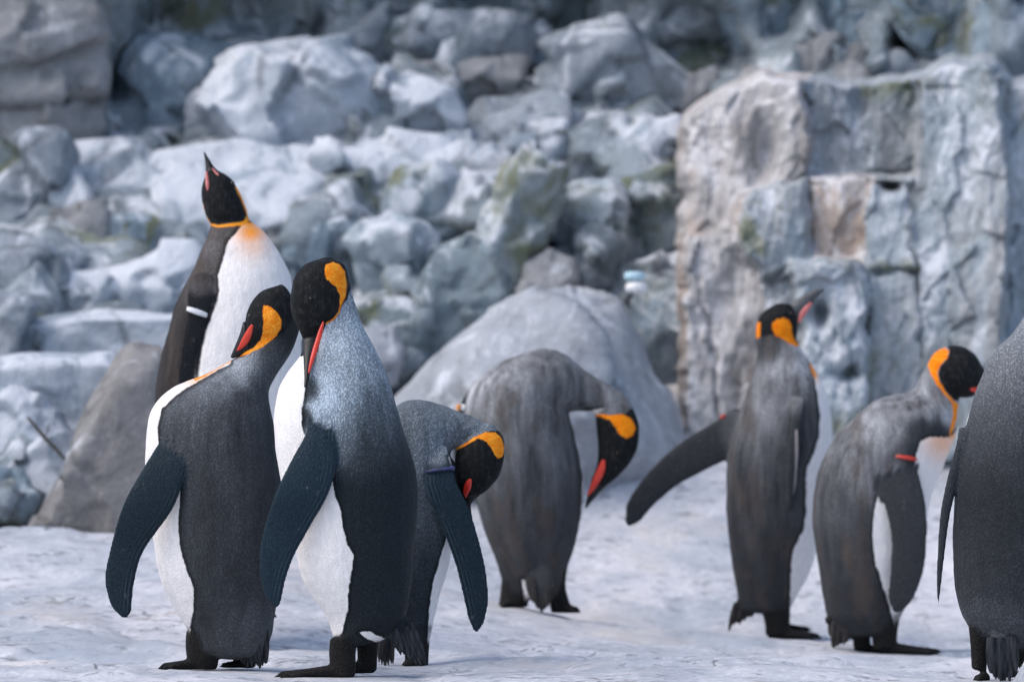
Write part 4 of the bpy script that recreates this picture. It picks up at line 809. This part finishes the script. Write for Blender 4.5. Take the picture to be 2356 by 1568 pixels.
# ---- penguin with the outstretched flipper
penguin('penguin standing tall with its left flipper stretched out and beak raised right', 11.0, (1800, 1468), PL_E, [T((1700, 1400, 1818, 1398), (1694, 1350, 1838, 1362), (1684, 1282, 1866, 1310), (1674, 1205, 1888, 1230), (1669, 1120, 1902, 1130), (1674, 1050, 1911, 1050), (1690, 985, 1914, 990), (1708, 928, 1909, 940), (1720, 890, 1896, 892), (1732, 855, 1872, 848), (1741, 815, 1848, 810), (1742, 778, 1834, 785), (1748, 745, 1828, 748), b=.82, cap=(.2, .5)),
     H((1744, 790, 1828, 792), (1740, 766, 1833, 768), (1744, 738, 1835, 740), (1758, 718, 1834, 720), (1782, 702, 1828, 708), b=.82, cap=(.3, .4)),
     FL((1716, 945, 1726, 1035, .22, 6), (1688, 938, 1700, 1050, .2, 6), (1655, 962, 1664, 1062, .17, 8), (1590, 1000, 1600, 1094, .16, 12), (1534, 1042, 1552, 1122, .16, 14), (1482, 1096, 1506, 1162, .17, 16), (1444, 1152, 1476, 1196, .18, 18), (1438, 1190, 1452, 1210, .2, 18)),
     FL((1812, 925, 1845, 920, .5, -80), (1812, 960, 1840, 950, .5, -98), (1806, 1020, 1833, 1015, .5, -108), (1802, 1090, 1827, 1082, .5, -108), (1806, 1150, 1819, 1146, .6, -100), (1811, 1172, 1815, 1171, .8, -96)),
     LEG((1745, 1385, 1818, 1380, .8, -15), (1758, 1430, 1817, 1425, .8, -15), (1760, 1458, 1815, 1452, .8, -15), cap=(.3, .2)), *FT(1775, 1893, 1468, 24, d=-15, wid=16),
     LEG((1770, 1385, 1818, 1380, .8, 40), (1775, 1430, 1817, 1425, .8, 40), cap=(.3, .2)), *FT(1790, 1873, 1452, 18, d=45, wid=14)],
    white=[('N', [(1864, 840), (1876, 905), (1882, 960), (1880, 1005), (1866, 1045), (1849, 1084), (1848, 1139), (1850, 1180), (1842, 1220), (1820, 1262), (1815, 1320), (1815, 1400), (1900, 1400), (1960, 1000), (1900, 830)]),
           ('F', [(1855, 840), (1860, 905), (1840, 1000), (1800, 1150), (1790, 1300), (1790, 1400), (1900, 1400), (1960, 1000), (1900, 830)])],
    orange=[('N', [(1776, 744), (1786, 736), (1800, 733), (1813, 738), (1819, 752), (1820, 770), (1828, 784), (1840, 795), (1832, 798), (1814, 790), (1798, 780), (1780, 772), (1775, 758)]),
            ('N', [(1736, 760), (1744, 742), (1749, 741), (1748, 775), (1738, 782)]), ('N', [(1863, 840), (1868, 856), (1874, 866)], 3)],
    black=[('B', [(1720, 680), (1720, 774), (1742, 776), (1775, 770), (1800, 781), (1836, 796), (1860, 780), (1860, 680)])],
    tone=((1800, 840, .75, 22), (1765, 805, .25, 16), (1750, 795, .4, 16), (1835, 835, .95, 22), (1760, 870, .55, 40), (1720, 1000, .42), (1790, 930, .5), (1860, 960, .28, 22), (1865, 1010, .22, 22), (1740, 1100, .24), (1800, 1100, .2), (1850, 890, .6, 20), (1740, 1250, .12), (1790, 1300, .13), (1760, 1400, .08)),
    warm=((1868, 850, 24, .9),), vox=.0034,
    tail=(((1695, 1375), (1735, 1380)), [(1676, 1450), (1686, 1440), (1694, 1436), (1704, 1438), (1716, 1430), (1728, 1418)], 0, -10, 11), tailmat=M_TAILB,
    beak=tube([(1816, 702, 1836, 742, .6, 0), (1834, 688, 1850, 722, .6, 0), (1856, 675, 1867, 702, .6, 0), (1875, 665, 1881, 683, .7, 0), (1893, 664, 1894, 671, .8, 0)], seg=20, cap=(.4, 1)), beakmat=M_BEAKG,
    plate=[(tube([(1835, 738, 1839, 744, .5, -14), (1840, 720, 1849, 729, .5, -13), (1850, 706, 1861, 712, .5, -10), (1864, 695, 1868, 700, .5, -7)], seg=14), M_PINK)],
    eyes=((1818, 722, -34, 4),),
    bands=((tube([(1667, 951, 1669, 959, .6, 4), (1657, 956, 1660, 965, .6, 5)], seg=20, per=2, cap=(.3, .3)), M_BRED, 'flipper_band'),),
    fwhite=[('N', [(1822, 990), (1827, 990), (1829, 1040), (1826, 1110), (1820, 1140), (1818, 1138), (1822, 1080)])])

# ---- hunched penguin facing right, head bowed
penguin('hunched penguin facing right with a red flipper band, beak hidden by its neighbour', 10.6, (2050, 1503), PL_E, [T((1935, 1450, 2060, 1440), (1905, 1425, 2085, 1395), (1892, 1370, 2104, 1345), (1882, 1310, 2118, 1290), (1874, 1250, 2128, 1230), (1869, 1190, 2136, 1175), (1874, 1125, 2150, 1120), (1890, 1063, 2172, 1066), (1920, 1008, 2190, 1020), (1960, 962, 2198, 990), (2010, 922, 2200, 975), (2060, 905, 2202, 955), (2100, 895, 2204, 930, .75), (2116, 868, 2206, 905, .8), (2134, 840, 2212, 880, .8), (2150, 820, 2222, 850, .8), b=.82, cap=(.3, .5)),
     H((2134, 838, 2168, 892), (2150, 812, 2190, 908), (2178, 797, 2212, 913), (2212, 797, 2232, 912), (2240, 815, 2250, 904), (2256, 840, 2262, 892), b=.72, cap=(.5, .5), d=-4),
     FL((2015, 1020, 2080, 1015, .25, -66), (2002, 1070, 2096, 1060, .2, -94), (2008, 1125, 2112, 1120, .17, -112), (2026, 1170, 2120, 1168, .16, -120), (2039, 1240, 2122, 1228, .16, -122), (2036, 1318, 2115, 1308, .16, -118), (2033, 1372, 2093, 1372, .17, -110), (2042, 1398, 2072, 1398, .2, -104), edge='L'),
     LEG((1962, 1430, 2015, 1420, .8, 20), (1963, 1465, 2005, 1462, .8, 20), (1965, 1492, 2005, 1490, .8, 20), cap=(.3, .2)), *FT(1975, 2060, 1500, 18, d=25, wid=14),
     LEG((1998, 1420, 2072, 1405, .8, -20), (2004, 1455, 2064, 1448, .8, -20), (2006, 1490, 2062, 1484, .8, -20), cap=(.3, .2)), *FT(2030, 2173, 1505, 26, d=-20, wid=17)],
    white=[('N', [(2103, 1030), (2110, 1016), (2130, 1006), (2175, 1006), (2240, 960), (2240, 1200), (2140, 1400), (2058, 1450), (2046, 1410), (2026, 1352), (2004, 1285), (1998, 1228), (2002, 1180), (2010, 1140), (2060, 1120), (2094, 1075)]),
           ('F', [(2090, 1020), (2240, 960), (2240, 1200), (2140, 1400), (2050, 1450), (2010, 1300), (2010, 1140)])],
    orange=[('N', [(2134, 838), (2142, 820), (2158, 806), (2172, 801), (2181, 808), (2176, 824), (2160, 842), (2154, 860), (2158, 880), (2170, 900), (2188, 920), (2202, 930), (2200, 952), (2190, 985), (2176, 1004), (2188, 950), (2186, 928), (2166, 906), (2148, 880), (2138, 860)])],
    black=[('B', [(2170, 785), (2182, 808), (2176, 826), (2160, 844), (2155, 862), (2160, 882), (2172, 902), (2190, 920), (2206, 926), (2300, 930), (2300, 780)])],
    tone=((2000, 950, .58), (2120, 910, .6, 30), (2165, 945, .85, 26), (1950, 1010, .6), (2050, 990, .62, 40), (2108, 990, .1, 13), (2150, 996, .04, 13), (2085, 1035, .12, 20), (1920, 1100, .34), (1990, 1080, .5, 32), (1940, 1200, .18), (1950, 1330, .14), (1960, 1430, .10)),
    warm=((2160, 1016, 42, .55), (2182, 990, 26, 1.)), vox=.0034,
    tail=(((1908, 1415), (1960, 1440)), [(1900, 1440), (1913, 1496), (1922, 1490), (1932, 1486), (1944, 1481), (1956, 1474)], 0, -20, 13), tailmat=M_TAILB,
    beak=tube([(2246, 842, 2256, 904, .5, -4), (2266, 858, 2272, 900, .5, -4), (2290, 880, 2294, 902, .6, -4), (2322, 905, 2323, 909, .8, -4)], seg=20, cap=(.4, 1)),
    plate=[(tube([(2224, 884, 2222, 888, .5, -36), (2236, 886, 2232, 900, .4, -33), (2256, 888, 2254, 906, .4, -24), (2280, 898, 2280, 906, .4, -16)], seg=14), M_PLATE)],
    eyes=((2222, 858, -34, 4),),
    bands=((tube([(2044, 1046, 2100, 1054, .5, -102), (2044, 1051, 2101, 1060, .5, -104)], seg=32, per=3, cap=(.1, .1)), M_BRED, 'flipper_band'),))

# ---- the penguin cut off at the right edge
penguin('dark penguin cut off by the right edge, seen from behind with a thin flipper', 8.7, (2300, 1564), PL_H, [T((2262, 1470, 2440, 1470), (2228, 1440, 2470, 1440), (2206, 1390, 2494, 1385), (2194, 1300, 2512, 1290), (2193, 1200, 2518, 1190), (2198, 1110, 2514, 1100), (2208, 1026, 2504, 1020), (2222, 970, 2492, 960), (2238, 909, 2474, 900), (2262, 848, 2452, 842), (2290, 800, 2430, 798), (2328, 766, 2420, 765), (2356, 724, 2432, 735), (2372, 690, 2452, 705), (2384, 650, 2468, 660), b=.9, cap=(.25, .5)),
     H((2376, 690, 2462, 700), (2376, 650, 2480, 665), (2390, 615, 2492, 640), (2420, 595, 2505, 622), b=.8, cap=(.4, .5)),
     FL((2204, 985, 2236, 1000, .8, -20), (2196, 1028, 2222, 1040, .7, -24), (2178, 1092, 2204, 1102, .6, -28), (2160, 1180, 2183, 1186, .5, -30), (2153, 1280, 2170, 1284, .5, -30), (2151, 1345, 2163, 1348, .5, -30), (2154, 1388, 2158, 1389, .8, -30)),
     LEG((2226, 1440, 2290, 1450, .8, -20), (2230, 1480, 2272, 1490, .8, -20), (2233, 1535, 2268, 1540, .8, -20), cap=(.3, .2)), *FT(2268, 2235, 1564, 20, d=-24, wid=18),
     LEG((2320, 1440, 2400, 1440, .8, 20), (2340, 1490, 2390, 1490, .8, 20), (2345, 1535, 2385, 1535, .8, 20), cap=(.3, .2)), *FT(2385, 2304, 1557, 16, d=20, wid=18)],
    white=[('F', [(2210, 800), (2500, 800), (2520, 1300), (2440, 1470), (2260, 1470), (2200, 1300)])],
    orange=[('N', [(2400, 640), (2425, 625), (2435, 650), (2420, 685), (2405, 670)])],
    black=[('B', [(2360, 680), (2420, 700), (2480, 720), (2560, 640), (2480, 560), (2380, 580)])],
    tone=((2330, 790, .85, 45), (2290, 860, .68, 50), (2340, 930, .5), (2270, 960, .35), (2340, 1030, .3), (2300, 1120, .12), (2350, 1200, .14), (2280, 1280, .2), (2320, 1400, .24), (2270, 1440, .4, 30), (2300, 1460, .38, 30)),
    vox=.0028,
    tail=(((2268, 1450), (2318, 1448)), [(2268, 1545), (2278, 1560), (2288, 1565), (2298, 1566), (2308, 1564), (2318, 1560), (2328, 1548)], 0, -80, 17),
    beak=tube([(2478, 612, 2490, 648, .6, 0), (2510, 610, 2518, 634, .6, 0), (2560, 604, 2562, 612, .8, 0)], seg=20, cap=(.4, 1)))

# ------------------------------------------------------------------ small things
def fixture():
    D = 12.15; c = P(1460, 655, D); root = bpy.data.objects.new('spray_nozzle', None); COL.objects.link(root); root.location = c
    tag(root, 'small white fixture with a pale blue cap on the mossy rock by the cliff', 'fixture')
    m = D / FPX
    def lath(name, prof, mt, off):
        vs, fs = [], []; n = 20
        for r, z in prof:
            for i in range(n):
                a = math.tau * i / n; vs.append((off[0] * m + r * m * math.cos(a), off[2] * m + r * m * math.sin(a), off[1] * m + z * m))
        for j in range(len(prof) - 1):
            for i in range(n): fs.append((j * n + i, j * n + (i + 1) % n, (j + 1) * n + (i + 1) % n, (j + 1) * n + i))
        mesh_obj(name, vs, fs, mt, root)
    mb = simple('pale_blue_enamel', (.42, .62, .72), (.5, .68, .76), 30, .35)
    mw = simple('white_enamel', (.78, .78, .80), (.84, .83, .84), 30, .4)
    mg = simple('grey_pipe', (.10, .10, .11), (.15, .15, .16), 30, .5)
    lath('cap', [(.1, 30), (16, 30), (23, 27), (25, 20), (23, 11), (14, 9), (.1, 9)], mb, (0, 0, 0))
    lath('stem', [(.1, 10), (8, 10), (8, 0), (.1, 0)], mw, (0, 0, 0))
    lath('bowl', [(.1, 4), (22, 4), (26, -4), (24, -16), (12, -19), (.1, -19)], mw, (4, 0, 0))
    n = 12; vs = [(7 * m * math.cos(math.tau * i / n), y, -6 * m + 7 * m * math.sin(math.tau * i / n)) for y in (.012, .9) for i in range(n)]
    mesh_obj('arm', vs, [(i, (i + 1) % n, n + (i + 1) % n, n + i) for i in range(n)], mg, root)
fixture()
def twig():
    D = 11.35
    t = NT('twig_bark'); n = t.noise(60, 4); mt = t.out(t.mix(n, (.05, .045, .04), (.11, .095, .085)), .9, t.bump(n, .4, .003))
    vs, fs = tube([(62, 962, 66, 958), (80, 985, 86, 980), (102, 1012, 109, 1006), (124, 1034, 131, 1028), (146, 1058, 151, 1053)], b=1., seg=10, per=4)
    vs2, fs2 = tube([(98, 1008, 102, 1004), (106, 996, 110, 994), (112, 976, 115, 975)], b=1., seg=8, per=3)
    k = len(vs); base = P(105, 1010, D); m = D / FPX
    def w(p): return P(p[0], p[1], D) + Vector((0, p[2] * m, 0)) - base
    o = mesh_obj('twig', [w(p) for p in vs + vs2], fs + [[i + k for i in f] for f in fs2], mt); o.location = base
    tag(o, 'thin dark twig leaning on the bluish white boulder at the left', 'twig')
twig()
